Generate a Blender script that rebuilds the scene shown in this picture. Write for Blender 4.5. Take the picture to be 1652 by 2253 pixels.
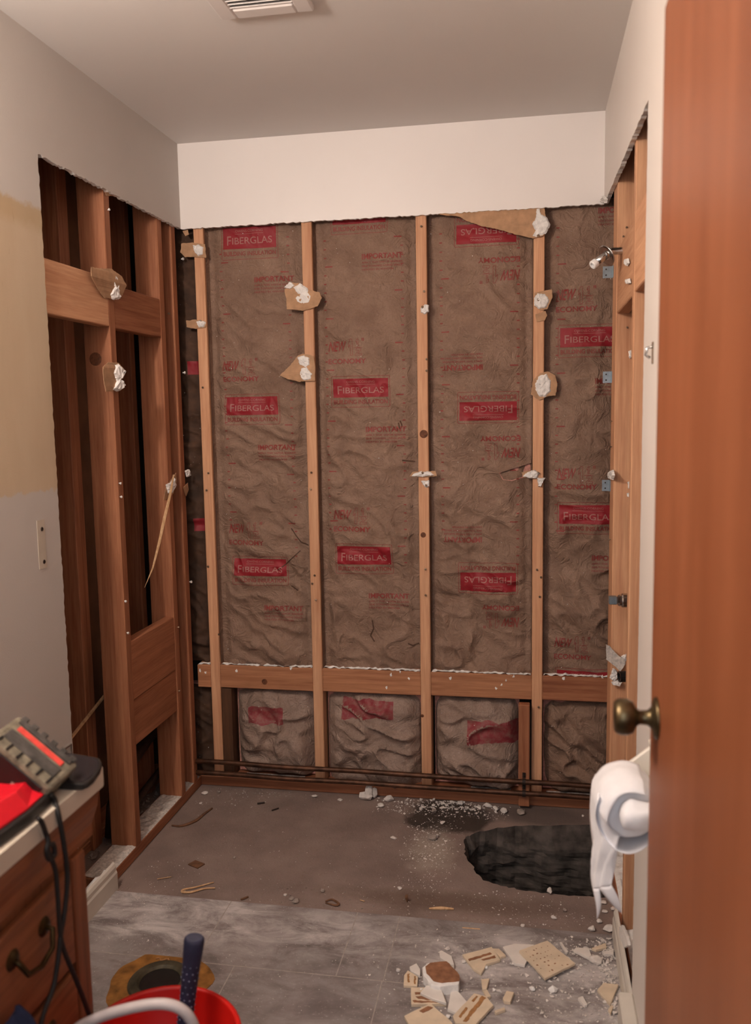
import bpy, bmesh, math, random
from math import sin, cos, pi, radians
from mathutils import Vector, Matrix, noise
from mathutils.geometry import tessellate_polygon

for o in list(bpy.data.objects): bpy.data.objects.remove(o)
SC = bpy.context.scene
COL = SC.collection
random.seed(7)
V = Vector

# ------------------------------------------------------------------ camera
CAM = V((1.2672, -3.0590, 1.4494))
RT = V((0.98398603, 0.17745037, -0.01681821))
UP = V((-0.0036007, 0.11412351, 0.99346004))
FW = V((-0.1782092, 0.97749025, -0.11293489))
FPX = 1878.97
cd = bpy.data.cameras.new('camera'); co = bpy.data.objects.new('camera', cd); COL.objects.link(co)
m = Matrix((RT, UP, -FW)).transposed().to_4x4(); m.translation = CAM
co.matrix_world = m
cd.sensor_fit = 'VERTICAL'; cd.sensor_height = 36; cd.sensor_width = 36*1652/2253
cd.lens = FPX/2253*36
cd.dof.use_dof = True; cd.dof.focus_distance = 2.9; cd.dof.aperture_fstop = 3.2
cd.clip_start = .02
SC.camera = co

# ------------------------------------------------------------------ light, world, exposure
SC.view_settings.view_transform = 'Standard'; SC.view_settings.look = 'None'
SC.view_settings.gamma = 1; SC.view_settings.use_curve_mapping = False
SC.view_settings.exposure = -0.14
w = bpy.data.worlds.new('world'); SC.world = w; w.use_nodes = True
w.node_tree.nodes['Background'].inputs[0].default_value = (0.95, 0.9, 0.86, 1)
w.node_tree.nodes['Background'].inputs[1].default_value = 0.09

def lamp(kind, name, loc, power, color, aim=None, **kw):
    l = bpy.data.lights.new(name, kind); l.energy = power; l.color = color
    for k, v in kw.items(): setattr(l, k, v)
    o = bpy.data.objects.new(name, l); COL.objects.link(o); o.location = loc
    if aim is not None:
        o.rotation_euler = (V(aim)-V(loc)).to_track_quat('-Z', 'Y').to_euler()
    return o
# bulbs of the light bar over the vanity on the left wall, out of the frame
for k, yy in enumerate((-1.9, -2.08, -2.26)):
    lamp('POINT', 'vanity_bulb', (0.14, yy, 2.17), 17.5, (1.0, 0.89, 0.80), shadow_soft_size=0.04)
# daylight from the hall behind the camera, through the doorway
lamp('AREA', 'hall_daylight', (1.15, -3.75, 1.75), 19, (0.88, 0.93, 1.0), aim=(1.0, 0, 1.25), shape='RECTANGLE', size=1.1, size_y=1.5)

# ------------------------------------------------------------------ helpers
def on(u, v, ax, val):
    d = FW + RT*((u-826)/FPX) - UP*((v-1126.5)/FPX)
    i = 'xyz'.index(ax)
    return CAM + d*((val-CAM[i])/d[i])
def lin(h):
    h = h.lstrip('#'); r = []
    for i in (0, 2, 4):
        c = int(h[i:i+2], 16)/255
        r.append(c/12.92 if c <= .04045 else ((c+.055)/1.055)**2.4)
    return tuple(r)+(1,)

MATS = {}
def nd(t, ty, **kw):
    n = t.nodes.new(ty)
    for k, v in kw.items():
        if k in n.inputs: n.inputs[k].default_value = v
        else: setattr(n, k, v)
    return n
def mix(t, fac, a, b, mode='MIX'):
    n = t.nodes.new('ShaderNodeMix'); n.data_type = 'RGBA'; n.blend_type = mode
    for sock, val in ((n.inputs[0], fac), (n.inputs[6], a), (n.inputs[7], b)):
        if hasattr(val, 'links'): t.links.new(val, sock)
        else: sock.default_value = val
    return n.outputs[2]
def mth(t, op, a, b=0.0, clamp=False):
    n = t.nodes.new('ShaderNodeMath'); n.operation = op; n.use_clamp = clamp
    for s, val in ((n.inputs[0], a), (n.inputs[1], b)):
        if hasattr(val, 'links'): t.links.new(val, s)
        else: s.default_value = val
    return n.outputs[0]
def ramp(t, fac, lo, hi):
    n = t.nodes.new('ShaderNodeMapRange'); n.clamp = True
    t.links.new(fac, n.inputs[0]); n.inputs[1].default_value = lo; n.inputs[2].default_value = hi
    return n.outputs[0]
def newmat(name, rough=.6, metal=0.0, spec=.4):
    M = bpy.data.materials.new(name); M.use_nodes = True
    t = M.node_tree; b = t.nodes['Principled BSDF']
    b.inputs['Roughness'].default_value = rough; b.inputs['Metallic'].default_value = metal
    b.inputs['Specular IOR Level'].default_value = spec
    MATS[name] = M
    return M, t, b
def coords(t, scale=(1, 1, 1), obj=True, rnd=False):
    tc = t.nodes.new('ShaderNodeTexCoord')
    src = tc.outputs['Object']
    if not obj:
        src = t.nodes.new('ShaderNodeNewGeometry').outputs['Position']
    mp = t.nodes.new('ShaderNodeMapping'); mp.inputs['Scale'].default_value = scale
    t.links.new(src, mp.inputs[0])
    if rnd:
        oi = t.nodes.new('ShaderNodeObjectInfo')
        cm = t.nodes.new('ShaderNodeCombineXYZ')
        k = mth(t, 'MULTIPLY', oi.outputs['Random'], 37.0)
        for i in range(3): t.links.new(k, cm.inputs[i])
        t.links.new(cm.outputs[0], mp.inputs['Location'])
    return mp.outputs[0]
def noi(t, vec, scale, detail=3.0, rough=.55, dist=0.0):
    n = nd(t, 'ShaderNodeTexNoise', Scale=scale, Detail=detail, Roughness=rough, Distortion=dist)
    t.links.new(vec, n.inputs['Vector']); return n.outputs['Fac']
def bump(t, b, h, strength=.3, dist=.002):
    n = nd(t, 'ShaderNodeBump', Strength=strength, Distance=dist)
    t.links.new(h, n.inputs['Height']); t.links.new(n.outputs[0], b.inputs['Normal'])
def plain(name, hexc, rough=.6, metal=0.0, var=.12, vs=30.0, bs=0.0, bscale=200.0, spec=.4):
    M, t, b = newmat(name, rough, metal, spec)
    c = lin(hexc); v = coords(t)
    d = tuple(x*(1-var*1.6) for x in c[:3])+(1,); l = tuple(min(1, x*(1+var)) for x in c[:3])+(1,)
    t.links.new(mix(t, ramp(t, noi(t, v, vs, 4), .3, .7), d, l), b.inputs['Base Color'])
    if bs: bump(t, b, noi(t, v, bscale, 3), bs, .001)
    return M
def wood(name, light, dark, axis, rough=.62, stain='5a2c17', stain_amt=.35, blur=1.0):
    M, t, b = newmat(name, rough, 0, .3)
    long = {'x': (1.2, 30, 30), 'y': (30, 1.2, 30), 'z': (30, 30, 1.2)}[axis]
    sh = {'x': (2, 9, 9), 'y': (9, 2, 9), 'z': (9, 9, 2)}[axis]
    v1 = coords(t, long, rnd=True); v2 = coords(t, sh, rnd=True)
    g = noi(t, v1, 2.2, 5, .6, .6); g2 = noi(t, v1, 9.0, 3, .6)
    gg = mth(t, 'ADD', mth(t, 'MULTIPLY', g, .7), mth(t, 'MULTIPLY', g2, .3))
    c = mix(t, ramp(t, gg, .32, .68), lin(dark), lin(light))
    c = mix(t, mth(t, 'MULTIPLY', ramp(t, noi(t, v2, 1.1, 4, .6), .52, .75), stain_amt), c, lin(stain))
    oi = t.nodes.new('ShaderNodeObjectInfo')
    k = mth(t, 'ADD', mth(t, 'MULTIPLY', oi.outputs['Random'], .22), .89)
    hs = nd(t, 'ShaderNodeHueSaturation'); t.links.new(k, hs.inputs['Value']); t.links.new(c, hs.inputs['Color'])
    t.links.new(hs.outputs[0], b.inputs['Base Color'])
    bump(t, b, gg, .25*blur, .0015)
    return M

for ax in 'xyz': wood('lumber_'+ax, 'dfae88', 'bd8562', ax, stain='6a3d27', stain_amt=.25)
for ax in 'xyz': wood('lumber_red_'+ax, 'b57a58', '875036', ax, stain='4a2616')
wood('lumber_brown_x', 'c48c66', '976043', 'x', stain='5f3823', stain_amt=.4)  # browner than the studs; low dim light is partly in this colour
wood('lumber_dark_z', '6d4a34', '453023', 'z')  # dark brown tone of the short cripple
wood('vanity_wood_y', '9a5e3c', '6d3d24', 'y', rough=.45)
wood('vanity_wood_z', '8e5738', '693d26', 'z', rough=.45)
wood('splinter_wood', 'd9b48c', 'a87f57', 'z', rough=.7)
# door veneer
M, t, b = newmat('door_veneer', .42, 0, .45)
v = coords(t, (6, 6, .5))
g = noi(t, v, 2.2, 3, .5, .5)
t.links.new(mix(t, ramp(t, g, .3, .7), lin('7f4526'), lin('925535')), b.inputs['Base Color'])

# kraft paper
def paper(name, a, bb, spots=True):
    M, t, b = newmat(name, .62, 0, .25)
    v = coords(t, obj=False)
    c = mix(t, ramp(t, noi(t, v, 9, 4, .6), .3, .7), lin(a), lin(bb))
    c = mix(t, mth(t, 'MULTIPLY', ramp(t, noi(t, v, 160, 2, .6), .45, .65), .25), c, lin('6e5240'))
    t.links.new(c, b.inputs['Base Color'])
    h = mth(t, 'ADD', mth(t, 'MULTIPLY', mth(t, 'ABSOLUTE', mth(t, 'SUBTRACT', noi(t, v, 17, 4, .6, 1.5), .5)), 2.2), mth(t, 'MULTIPLY', noi(t, v, 260, 2), .10))
    bump(t, b, h, .75, .010)
    return M
paper('kraft_paper', '7f6454', '977b69')
paper('kraft_paper_dusty', '8b7466', 'a68f82')
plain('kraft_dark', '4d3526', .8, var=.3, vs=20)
for n, hx in (('print_red', '8e1c27'), ('print_ink', '8a3733'), ('print_pale', 'a3716a'), ('print_red_dusty', '87343a')):
    M, t, b = newmat(n, .55, 0, .3)
    v = coords(t, obj=False)
    base = lin(hx); worn = lin({'print_red': '8f3a38', 'print_ink': '835648', 'print_pale': '925853', 'print_red_dusty': '8e6c60'}[n])
    t.links.new(mix(t, mth(t, 'MULTIPLY', ramp(t, noi(t, v, 45, 5, .7), .42, .72), .9 if 'dusty' in n else .6), base, worn), b.inputs['Base Color'])
plain('pink_fiberglass', 'c48d80', .95, var=.2, vs=90, bs=.6, bscale=300)

# painted drywall, gypsum
M, t, b = newmat('wall_paint', .5, 0, .35)
v = coords(t, obj=False); t.links.new(mix(t, noi(t, v, 3, 3), lin('ded4cc'), lin('e6dfd9')), b.inputs['Base Color'])
bump(t, b, noi(t, v, 260, 3, .6), .18, .0012)
M, t, b = newmat('header_paint', .42, 0, .4)
v = coords(t, obj=False); t.links.new(mix(t, noi(t, v, 3, 3), lin('ece5e1'), lin('f2ece9')), b.inputs['Base Color'])
bump(t, b, noi(t, v, 220, 3, .6), .10, .001)
M, t, b = newmat('ceiling_paint', .6, 0, .3)
v = coords(t, obj=False); t.links.new(mix(t, noi(t, v, 2, 3), lin('dbd6d2'), lin('e1dcd8')), b.inputs['Base Color'])
bump(t, b, noi(t, v, 260, 3, .6), .14, .001)
# left wall: paint above and below, bare primed panel where a mirror was
M, t, b = newmat('wall_left_paint', .55, 0, .3)
v = coords(t, obj=False)
sx = t.nodes.new('ShaderNodeSeparateXYZ'); t.links.new(v, sx.inputs[0])
wob = mth(t, 'MULTIPLY', mth(t, 'SUBTRACT', noi(t, v, 22, 4, .7), .5), .05)
z = mth(t, 'ADD', sx.outputs[2], wob)
inb = mth(t, 'MULTIPLY', ramp(t, z, 1.262, 1.268), ramp(t, z, 2.006, 1.992))
bare = mix(t, ramp(t, noi(t, coords(t, (1, 1, .25), obj=False), 6, 4), .3, .7), lin('bfa98e'), lin('cdba9f'))
scf = mth(t, 'MULTIPLY', ramp(t, noi(t, coords(t, (60, 40, 6), obj=False), 1.0, 5, .7), .66, .74), .5)
bare = mix(t, scf, bare, lin('7a6048'))
tape = mth(t, 'MULTIPLY', ramp(t, z, 1.93, 1.96), ramp(t, z, 2.02, 2.0))
bare = mix(t, mth(t, 'MULTIPLY', tape, .5), bare, lin('b0966f'))
t.links.new(mix(t, inb, mix(t, noi(t, v, 3, 3), lin('bfb8b1'), lin('c8c1bb')), bare), b.inputs['Base Color'])
bump(t, b, noi(t, v, 230, 3, .6), .3, .0012)
plain('gypsum', 'ece8e4', .9, var=.08, vs=60, bs=.5, bscale=150)
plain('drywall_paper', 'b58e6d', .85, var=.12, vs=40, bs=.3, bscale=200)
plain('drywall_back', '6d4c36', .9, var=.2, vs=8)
plain('gypsum_dust', 'cdc4bc', .95, var=.2, vs=120)
plain('white_trim', 'd6cfc4', .45, var=.06, vs=10)
plain('vent_white', 'd9d2ce', .4, var=.03, vs=10)
plain('dark_void', '2a201a', .95, var=.3, vs=8)  # near-black colour stands in for shade inside the walls and vent

# concrete slab with its wet stain and dust
M, t, b = newmat('concrete', .85, 0, .25)
v = coords(t, obj=False)
n1 = noi(t, v, 5, 6, .62); n2 = noi(t, v, 40, 5, .65)
c = mix(t, ramp(t, n1, .3, .7), lin('786760'), lin('958279'))
c = mix(t, mth(t, 'MULTIPLY', ramp(t, n2, .55, .75), .45), c, lin('645246'))
def blob(x, y, rx, ry, soft=.35, amp=.9, ns=7):
    mp = t.nodes.new('ShaderNodeMapping'); mp.vector_type = 'POINT'
    mp.inputs['Location'].default_value = (-x/rx, -y/ry, 0); mp.inputs['Scale'].default_value = (1/rx, 1/ry, 0)
    t.links.new(v, mp.inputs[0])
    l = t.nodes.new('ShaderNodeVectorMath'); l.operation = 'LENGTH'; t.links.new(mp.outputs[0], l.inputs[0])
    d = mth(t, 'ADD', l.outputs['Value'], mth(t, 'MULTIPLY', mth(t, 'SUBTRACT', noi(t, v, ns, 5, .65), .5), amp))
    return ramp(t, d, 1.0, 1.0-soft)
c = mix(t, mth(t, 'MULTIPLY', blob(.97, -.12, .17, .14, .25, 1.2), .85), c, lin('2f2620'))
c = mix(t, mth(t, 'MULTIPLY', blob(1.30, -.06, .26, .10, .5, 1.0), .6), c, lin('4a4341'))
c = mix(t, mth(t, 'MULTIPLY', blob(.95, -.36, .10, .18, .7, 1.6, 14), .8), c, lin('a89a8e'))
c = mix(t, mth(t, 'MULTIPLY', blob(1.02, -.66, .45, .07, .6, 1.0), .5), c, lin('594334'))
t.links.new(c, b.inputs['Base Color'])
bump(t, b, mth(t, 'ADD', n2, mth(t, 'MULTIPLY', noi(t, v, 160, 4, .7), .5)), .55, .004)
M, t, b = newmat('vinyl_tile', .5, 0, .35)
v = coords(t, obj=False)
n1 = noi(t, v, 7, 6, .65, .8)
c = mix(t, ramp(t, n1, .3, .7), lin('645b58'), lin('887d7b'))
dustn = ramp(t, noi(t, coords(t, (1, 2.2, 1), obj=False), 6, 7, .72, .5), .38, .62)
def blob2(x, y, rx, ry, soft, amp, ns): return blob(x, y, rx, ry, soft, amp, ns)
dl = mth(t, 'ADD', mth(t, 'MULTIPLY', blob(.18, -.83, .38, .17, .7, .9, 9), 1.0), mth(t, 'MULTIPLY', blob(.62, -.87, .9, .15, .9, .8, 9), .65), True)
dr = blob(1.34, -1.0, .42, .28, .8, .9, 8)
dd = mth(t, 'ADD', dl, mth(t, 'ADD', dr, .28), True)
c = mix(t, mth(t, 'MULTIPLY', dustn, mth(t, 'MULTIPLY', dd, .85)), c, lin('cfc8c5'))
c = mix(t, mth(t, 'MULTIPLY', ramp(t, noi(t, v, 130, 3, .7), .62, .72), .5), c, lin('c9c1bb'))
t.links.new(c, b.inputs['Base Color'])
bump(t, b, noi(t, v, 60, 5, .65), .25, .002)
plain('tile_joint', 'a79c94', .8, var=.15, vs=60)
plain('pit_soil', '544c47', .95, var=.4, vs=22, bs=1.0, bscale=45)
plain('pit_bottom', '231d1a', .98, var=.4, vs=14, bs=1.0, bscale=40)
plain('tile_bisque', 'd8c4aa', .7, var=.08, vs=25, bs=.2)
plain('tile_white', 'e0d8d0', .35, var=.05, vs=25)
plain('mortar_ochre', 'a8784c', .85, var=.2, vs=90)
plain('mortar_brown', '94664a', .9, var=.2, vs=50, bs=.5)
plain('rubble_white', 'd9d0c9', .9, var=.12, vs=50, bs=.5, bscale=120)
plain('rubble_grey', '9b8d84', .9, var=.2, vs=50, bs=.5, bscale=120)
plain('knot_wood', '6b3f26', .7, var=.3, vs=120)
plain('wood_chip', '6e4c35', .85, var=.25, vs=50)
plain('stain_black', '54423a', .8, var=.5, vs=25)
plain('copper_old', '5a3c2c', .5, .6, var=.35, vs=30)
plain('iron_dark', '3c302a', .6, .5, var=.3, vs=30)
plain('chrome', 'c9c7c5', .2, 1.0, var=.1, vs=20)
plain('galvanized', '8f9ba3', .45, .8, var=.12, vs=60)
plain('screw_metal', '8a7460', .45, .7, var=.2, vs=100)
plain('brass_old', '6b5c42', .36, .85, var=.35, vs=28)
plain('ptfe_tape', 'f0eeec', .7, var=.03)
plain('tissue', 'efedf0', .95, var=.03, vs=30, bs=.25, bscale=260, spec=.1)
plain('plastic_white', 'e4ddd2', .4, var=.03)
plain('countertop', 'cbbfae', .3, var=.05, vs=8)
plain('red_plastic', 'd01526', .38, var=.05, spec=.5)
plain('bucket_red', 'c4170f', .42, var=.06, vs=8)
plain('black_plastic', '1f1c1b', .45, var=.2, vs=30)
plain('battery_shell', '4b4642', .75, var=.4, vs=40, bs=.3)
plain('battery_dusty', '79705f', .85, var=.35, vs=45, bs=.4)
plain('battery_red', 'd8483f', .6, var=.15, vs=60)
plain('label_grey', '9d918a', .6, var=.1)
plain('phone_glass', '2c282a', .12, var=.05)
plain('cord_rubber', '1d1918', .6, var=.2)
plain('grip_navy', '23233a', .7, var=.15, bs=.3)
plain('grip_end_grey', '3a3b4c', .8, var=.2)
plain('grip_dot', '75768c', .7)
plain('hose_white', 'b9aeac', .4, var=.03)
plain('blue_fabric', '222c4c', .9, var=.2)
plain('wax_brown', '8c5f2e', .5, var=.35, vs=25, bs=.3)
plain('flange_iron', '4c4535', .6, .3, var=.35, vs=25)
plain('patch_paint', 'c3b8a8', .6, var=.04)
plain('handle_bronze', '4a3a22', .4, .8, var=.3)
plain('wax_paper_white', 'd8d0c8', .8)

# ------------------------------------------------------------------ mesh builder
class MB:
    def __init__(s): s.v = []; s.f = []; s.mi = []
    def add(s, vs, fs, mi=0):
        b = len(s.v); s.v += [tuple(p) for p in vs]
        for f in fs: s.f.append([b+i for i in f]); s.mi.append(mi)
        return s
    def box(s, a, b, mi=0):
        x0, y0, z0 = [min(a[i], b[i]) for i in range(3)]; x1, y1, z1 = [max(a[i], b[i]) for i in range(3)]
        vs = [(x, y, z) for z in (z0, z1) for y in (y0, y1) for x in (x0, x1)]
        return s.add(vs, [(0, 2, 3, 1), (4, 5, 7, 6), (0, 1, 5, 4), (2, 6, 7, 3), (0, 4, 6, 2), (1, 3, 7, 5)], mi)
    def obox(s, c, ax, ay, az, hx, hy, hz, mi=0):
        c = V(c); vs = [c+ax*(sx*hx)+ay*(sy*hy)+az*(sz*hz) for sz in (-1, 1) for sy in (-1, 1) for sx in (-1, 1)]
        return s.add(vs, [(0, 2, 3, 1), (4, 5, 7, 6), (0, 1, 5, 4), (2, 6, 7, 3), (0, 4, 6, 2), (1, 3, 7, 5)], mi)
    def prism(s, poly, ext, mi=0, mside=None, n=None):
        """closed polygon of 3-D points, extruded by the vector ext"""
        P = [V(p) for p in poly]; e = V(ext); k = len(P)
        tri = tessellate_polygon([P])
        nrm = V((0, 0, 0))
        for i in range(k): nrm += P[i].cross(P[(i+1) % k])
        flip = nrm.dot(e) > 0
        b = len(s.v); s.v += [tuple(p) for p in P]+[tuple(p+e) for p in P]
        tn = V((0, 0, 0))
        for (a0, b0, c0) in tri: tn += (P[b0]-P[a0]).cross(P[c0]-P[a0])
        tflip = tn.dot(e) > 0
        for (a0, b0, c0) in tri:
            lo = (a0, b0, c0) if not tflip else (c0, b0, a0)
            s.f.append([b+i for i in lo]); s.mi.append(mi)
            s.f.append([b+k+i for i in lo[::-1]]); s.mi.append(mi)
        for i in range(k):
            j = (i+1) % k
            q = (i, j, k+j, k+i) if flip else (j, i, k+i, k+j)
            s.f.append([b+x for x in q]); s.mi.append(mi if mside is None else mside)
        return s
    def tube(s, pts, r, n=10, mi=0, caps=True):
        P = [V(p) for p in pts]; k = len(P)
        rs = r if isinstance(r, (list, tuple)) else [r]*k
        t0 = (P[1]-P[0]).normalized(); u = t0.orthogonal().normalized()
        b = len(s.v)
        for i in range(k):
            tt = (P[min(i+1, k-1)]-P[max(i-1, 0)]).normalized()
            u = (u-tt*u.dot(tt)).normalized(); w_ = tt.cross(u)
            for j in range(n):
                a = 2*pi*j/n; s.v.append(tuple(P[i]+(u*cos(a)+w_*sin(a))*rs[i]))
        for i in range(k-1):
            for j in range(n):
                s.f.append([b+i*n+j, b+i*n+(j+1) % n, b+(i+1)*n+(j+1) % n, b+(i+1)*n+j]); s.mi.append(mi)
        if caps:
            s.f.append([b+j for j in range(n)][::-1]); s.mi.append(mi)
            s.f.append([b+(k-1)*n+j for j in range(n)]); s.mi.append(mi)
        return s
    def lathe(s, prof, c, axis, n=32, mi=0):
        """prof: (radius, height) pairs along axis from c"""
        a = V(axis).normalized(); u = a.orthogonal().normalized(); w_ = a.cross(u); c = V(c); b = len(s.v)
        for (r, h) in prof:
            for j in range(n):
                q = 2*pi*j/n; s.v.append(tuple(c+a*h+(u*cos(q)+w_*sin(q))*max(r, 1e-5)))
        for i in range(len(prof)-1):
            for j in range(n):
                s.f.append([b+i*n+j, b+i*n+(j+1) % n, b+(i+1)*n+(j+1) % n, b+(i+1)*n+j]); s.mi.append(mi)
        return s
    def grid(s, rows, mi=0):
        b = len(s.v); nr = len(rows); nc = len(rows[0])
        for r in rows: s.v += [tuple(p) for p in r]
        for i in range(nr-1):
            for j in range(nc-1):
                s.f.append([b+i*nc+j, b+i*nc+j+1, b+(i+1)*nc+j+1, b+(i+1)*nc+j]); s.mi.append(mi)
        return s
    def lump(s, poly, nrm, h, mi=0, rough=.35, seed=0, rings=(1, .82, .6, .35, .12)):
        """a lump of gypsum over a star-shaped outline"""
        P = [V(p) for p in poly]; c = sum(P, V((0, 0, 0)))/len(P); nrm = V(nrm); k = len(P); b = len(s.v)
        for ri, q in enumerate(rings):
            hh = 0 if ri == 0 else h*(1-q**2.2)**.5
            for i, p in enumerate(P):
                x = c+(p-c)*q
                nn = noise.noise(x*90+V((seed*3.1, 0, 0)))+.5*noise.noise(x*210)
                s.v.append(tuple(x+nrm*(hh*(1+rough*nn*1.6)+(h*.22 if ri == 1 else 0))))
        s.v.append(tuple(c+nrm*h)); top = len(s.v)-1
        nP = V((0, 0, 0))
        for i in range(k): nP += P[i].cross(P[(i+1) % k])
        fl = nP.dot(nrm) < 0
        for r in range(len(rings)-1):
            for i in range(k):
                q = [b+r*k+i, b+r*k+(i+1) % k, b+(r+1)*k+(i+1) % k, b+(r+1)*k+i]
                s.f.append(q[::-1] if fl else q); s.mi.append(mi)
        for i in range(k):
            q = [b+(len(rings)-1)*k+i, b+(len(rings)-1)*k+(i+1) % k, top]
            s.f.append(q[::-1] if fl else q); s.mi.append(mi)
        return s
    def rock(s, c, size, seed, mi=0, flat=.6, n=16, squash=None):
        rnd = random.Random(seed); bm = bmesh.new(); c = V(c)
        sq = squash or (rnd.uniform(.7, 1.2), rnd.uniform(.6, 1.0), flat)
        rot = Matrix.Rotation(rnd.uniform(0, 6.28), 3, 'Z')
        for i in range(n):
            d = V((rnd.gauss(0, 1), rnd.gauss(0, 1), rnd.gauss(0, 1))).normalized()*rnd.uniform(.75, 1)
            p = rot @ V((d.x*sq[0], d.y*sq[1], d.z*sq[2])); bm.verts.new(c+p*size)
        r = bmesh.ops.convex_hull(bm, input=bm.verts)
        for g in list(bm.verts):
            if not g.link_faces: bm.verts.remove(g)
        bm.verts.index_update()
        s.add([v_.co.copy() for v_ in bm.verts], [[v_.index for v_ in f.verts] for f in bm.faces], mi)
        bm.free(); return s
    def build(s, name, mats, parent=None, origin=None, smooth=False, bevel=0, seg=1, sub=0):
        if isinstance(mats, str): mats = [mats]
        O = V(origin) if origin is not None else (V(parent['_o']) if parent is not None and '_o' in parent else None)
        if O is None:
            xs = [p[0] for p in s.v]; ys = [p[1] for p in s.v]; zs = [p[2] for p in s.v]
            O = V(((min(xs)+max(xs))/2, (min(ys)+max(ys))/2, min(zs)))
        me = bpy.data.meshes.new(name)
        me.from_pydata([tuple(V(p)-O) for p in s.v], [], s.f)
        for mm in mats: me.materials.append(MATS[mm])
        me.polygons.foreach_set('material_index', s.mi)
        if smooth: me.polygons.foreach_set('use_smooth', [True]*len(me.polygons))
        me.update()
        o = bpy.data.objects.new(name, me); COL.objects.link(o)
        if parent is not None: o.parent = parent; o['_o'] = tuple(O)
        else: o.location = O; o['_o'] = tuple(O)
        if bevel:
            md = o.modifiers.new('bevel', 'BEVEL'); md.width = bevel; md.segments = seg; md.limit_method = 'ANGLE'; md.angle_limit = radians(40)
        if sub:
            md = o.modifiers.new('subdivision', 'SUBSURF'); md.levels = sub; md.render_levels = sub
        return o
ALL_O = []
def tag(o, label, cat, group=None):
    o['label'] = label; o['category'] = cat
    if group: o['group'] = group
    return o
def struct(o, label=None):
    o['kind'] = 'structure'
    if label: o['label'] = label
    return o
def thing(name, origin, label, cat, group=None):
    e = bpy.data.objects.new(name, None); COL.objects.link(e); e.location = origin; e['_o'] = tuple(origin)
    e.empty_display_size = .05
    return tag(e, label, cat, group)
def jag(a, b, n, amp, rnd, keep=()):
    """jittered points from a to b in 2-D (end excluded)"""
    out = []
    L = math.hypot(b[0]-a[0], b[1]-a[1]); nx, ny = -(b[1]-a[1])/L, (b[0]-a[0])/L
    for i in range(n):
        q = i/n; d = 0 if i == 0 else rnd.uniform(-amp, amp)
        out.append((a[0]+(b[0]-a[0])*q+nx*d, a[1]+(b[1]-a[1])*q+ny*d))
    return out
def rough_poly(pts, step, amp, seed):
    """subdivide a closed list of 3-D points and shake the outline in its own plane"""
    rnd = random.Random(seed); P = [V(p) for p in pts]; out = []; k = len(P)
    nrm = V((0, 0, 0))
    for i in range(k): nrm += P[i].cross(P[(i+1) % k])
    nrm.normalize()
    for i in range(k):
        a, b_ = P[i], P[(i+1) % k]; L = (b_-a).length; n = max(1, int(L/step)); side = (b_-a).normalized().cross(nrm)
        for j in range(n): out.append(a.lerp(b_, j/n)+side*rnd.uniform(-amp, amp))
    return out

XR_ = 1.521; W = 1.508; H = 2.44; ZT = 2.14
# ------------------------------------------------------------------ room shell
rnd = random.Random(3)
# left wall drywall (cut away over the tub)
p2 = [(-2.6, 0)]+[(-.931, 0)]+jag((-.931, .002), (-.931, ZT), 190, .0022, rnd)+jag((-.931, ZT), (0, ZT), 110, .003, rnd)+[(0, ZT), (0, H), (-2.6, H)]
struct(MB().prism([(0, y, z_) for y, z_ in p2], (-.0127, 0, 0), 0, 1).build('wall_left', ['wall_left_paint', 'gypsum']))
# right wall drywall
p2 = [(-2.6, 0), (-1.105, 0)]+jag((-1.105, .002), (-1.105, 2.098), 190, .0022, rnd)+jag((-1.105, 2.098), (0, ZT), 120, .003, rnd)+[(0, ZT), (0, H), (-2.6, H)]
struct(MB().prism([(W, y, z_) for y, z_ in p2], (.0127, 0, 0), 0, 1).build('wall_right', ['wall_paint', 'gypsum']))
# back wall drywall strip left above the cut
p2 = [(0, ZT)]+jag((0, ZT), (W, ZT), 180, .0022, rnd)[1:]+[(W, ZT), (W, H), (0, H)]
struct(MB().prism([(x, 0, z_) for x, z_ in p2], (0, .0127, 0), 0, 1).build('wall_back', ['header_paint', 'gypsum']))
# outer faces of the opened walls
struct(MB().box((-.4, .105, -.3), (1.75, .125, H)).build('wall_back_sheathing', 'dark_void'))
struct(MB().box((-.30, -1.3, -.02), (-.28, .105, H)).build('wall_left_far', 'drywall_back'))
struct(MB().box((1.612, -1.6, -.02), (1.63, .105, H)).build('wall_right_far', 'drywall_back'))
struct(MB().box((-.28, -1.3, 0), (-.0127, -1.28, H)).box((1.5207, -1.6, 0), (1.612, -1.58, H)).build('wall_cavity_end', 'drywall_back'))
struct(MB().box((-.4, -2.62, H), (1.75, .125, H+.02)).build('ceiling', 'ceiling_paint'))
# front wall with the doorway the camera looks through
struct(MB().box((-.1, -2.62, 0), (.66, -2.5, H)).box((1.46, -2.62, 0), (1.75, -2.5, H)).box((.66, -2.62, 2.06), (1.46, -2.5, H)).build('wall_front', 'wall_paint'))

# concrete slab with the broken-out hole
hole = [(1.047, -.278), (1.056, -.25), (1.085, -.222), (1.143, -.182), (1.22, -.155), (1.30, -.137), (1.40, -.118), (1.50, -.10),
        (1.50, -.565), (1.40, -.572), (1.344, -.571), (1.27, -.566), (1.222, -.555), (1.17, -.542), (1.123, -.52), (1.10, -.475), (1.081, -.429), (1.062, -.39), (1.056, -.345)]
rr = random.Random(5); hp = []
for i in range(len(hole)):
    a, b_ = hole[i], hole[(i+1) % len(hole)]
    for j in range(4):
        q = j/4; hp.append((a[0]+(b_[0]-a[0])*q+rr.uniform(-.004, .004), a[1]+(b_[1]-a[1])*q+rr.uniform(-.004, .004)))
outer = [V((-.3, .105, 0)), V((1.62, .105, 0)), V((1.62, -.757, 0)), V((-.3, -.757, 0))]
hv = [V((x, y, 0)) for x, y in hp]
mb = MB(); allp = outer+hv
mb.add(allp, [tuple(t_) for t_ in tessellate_polygon([outer, hv])], 0)
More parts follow.
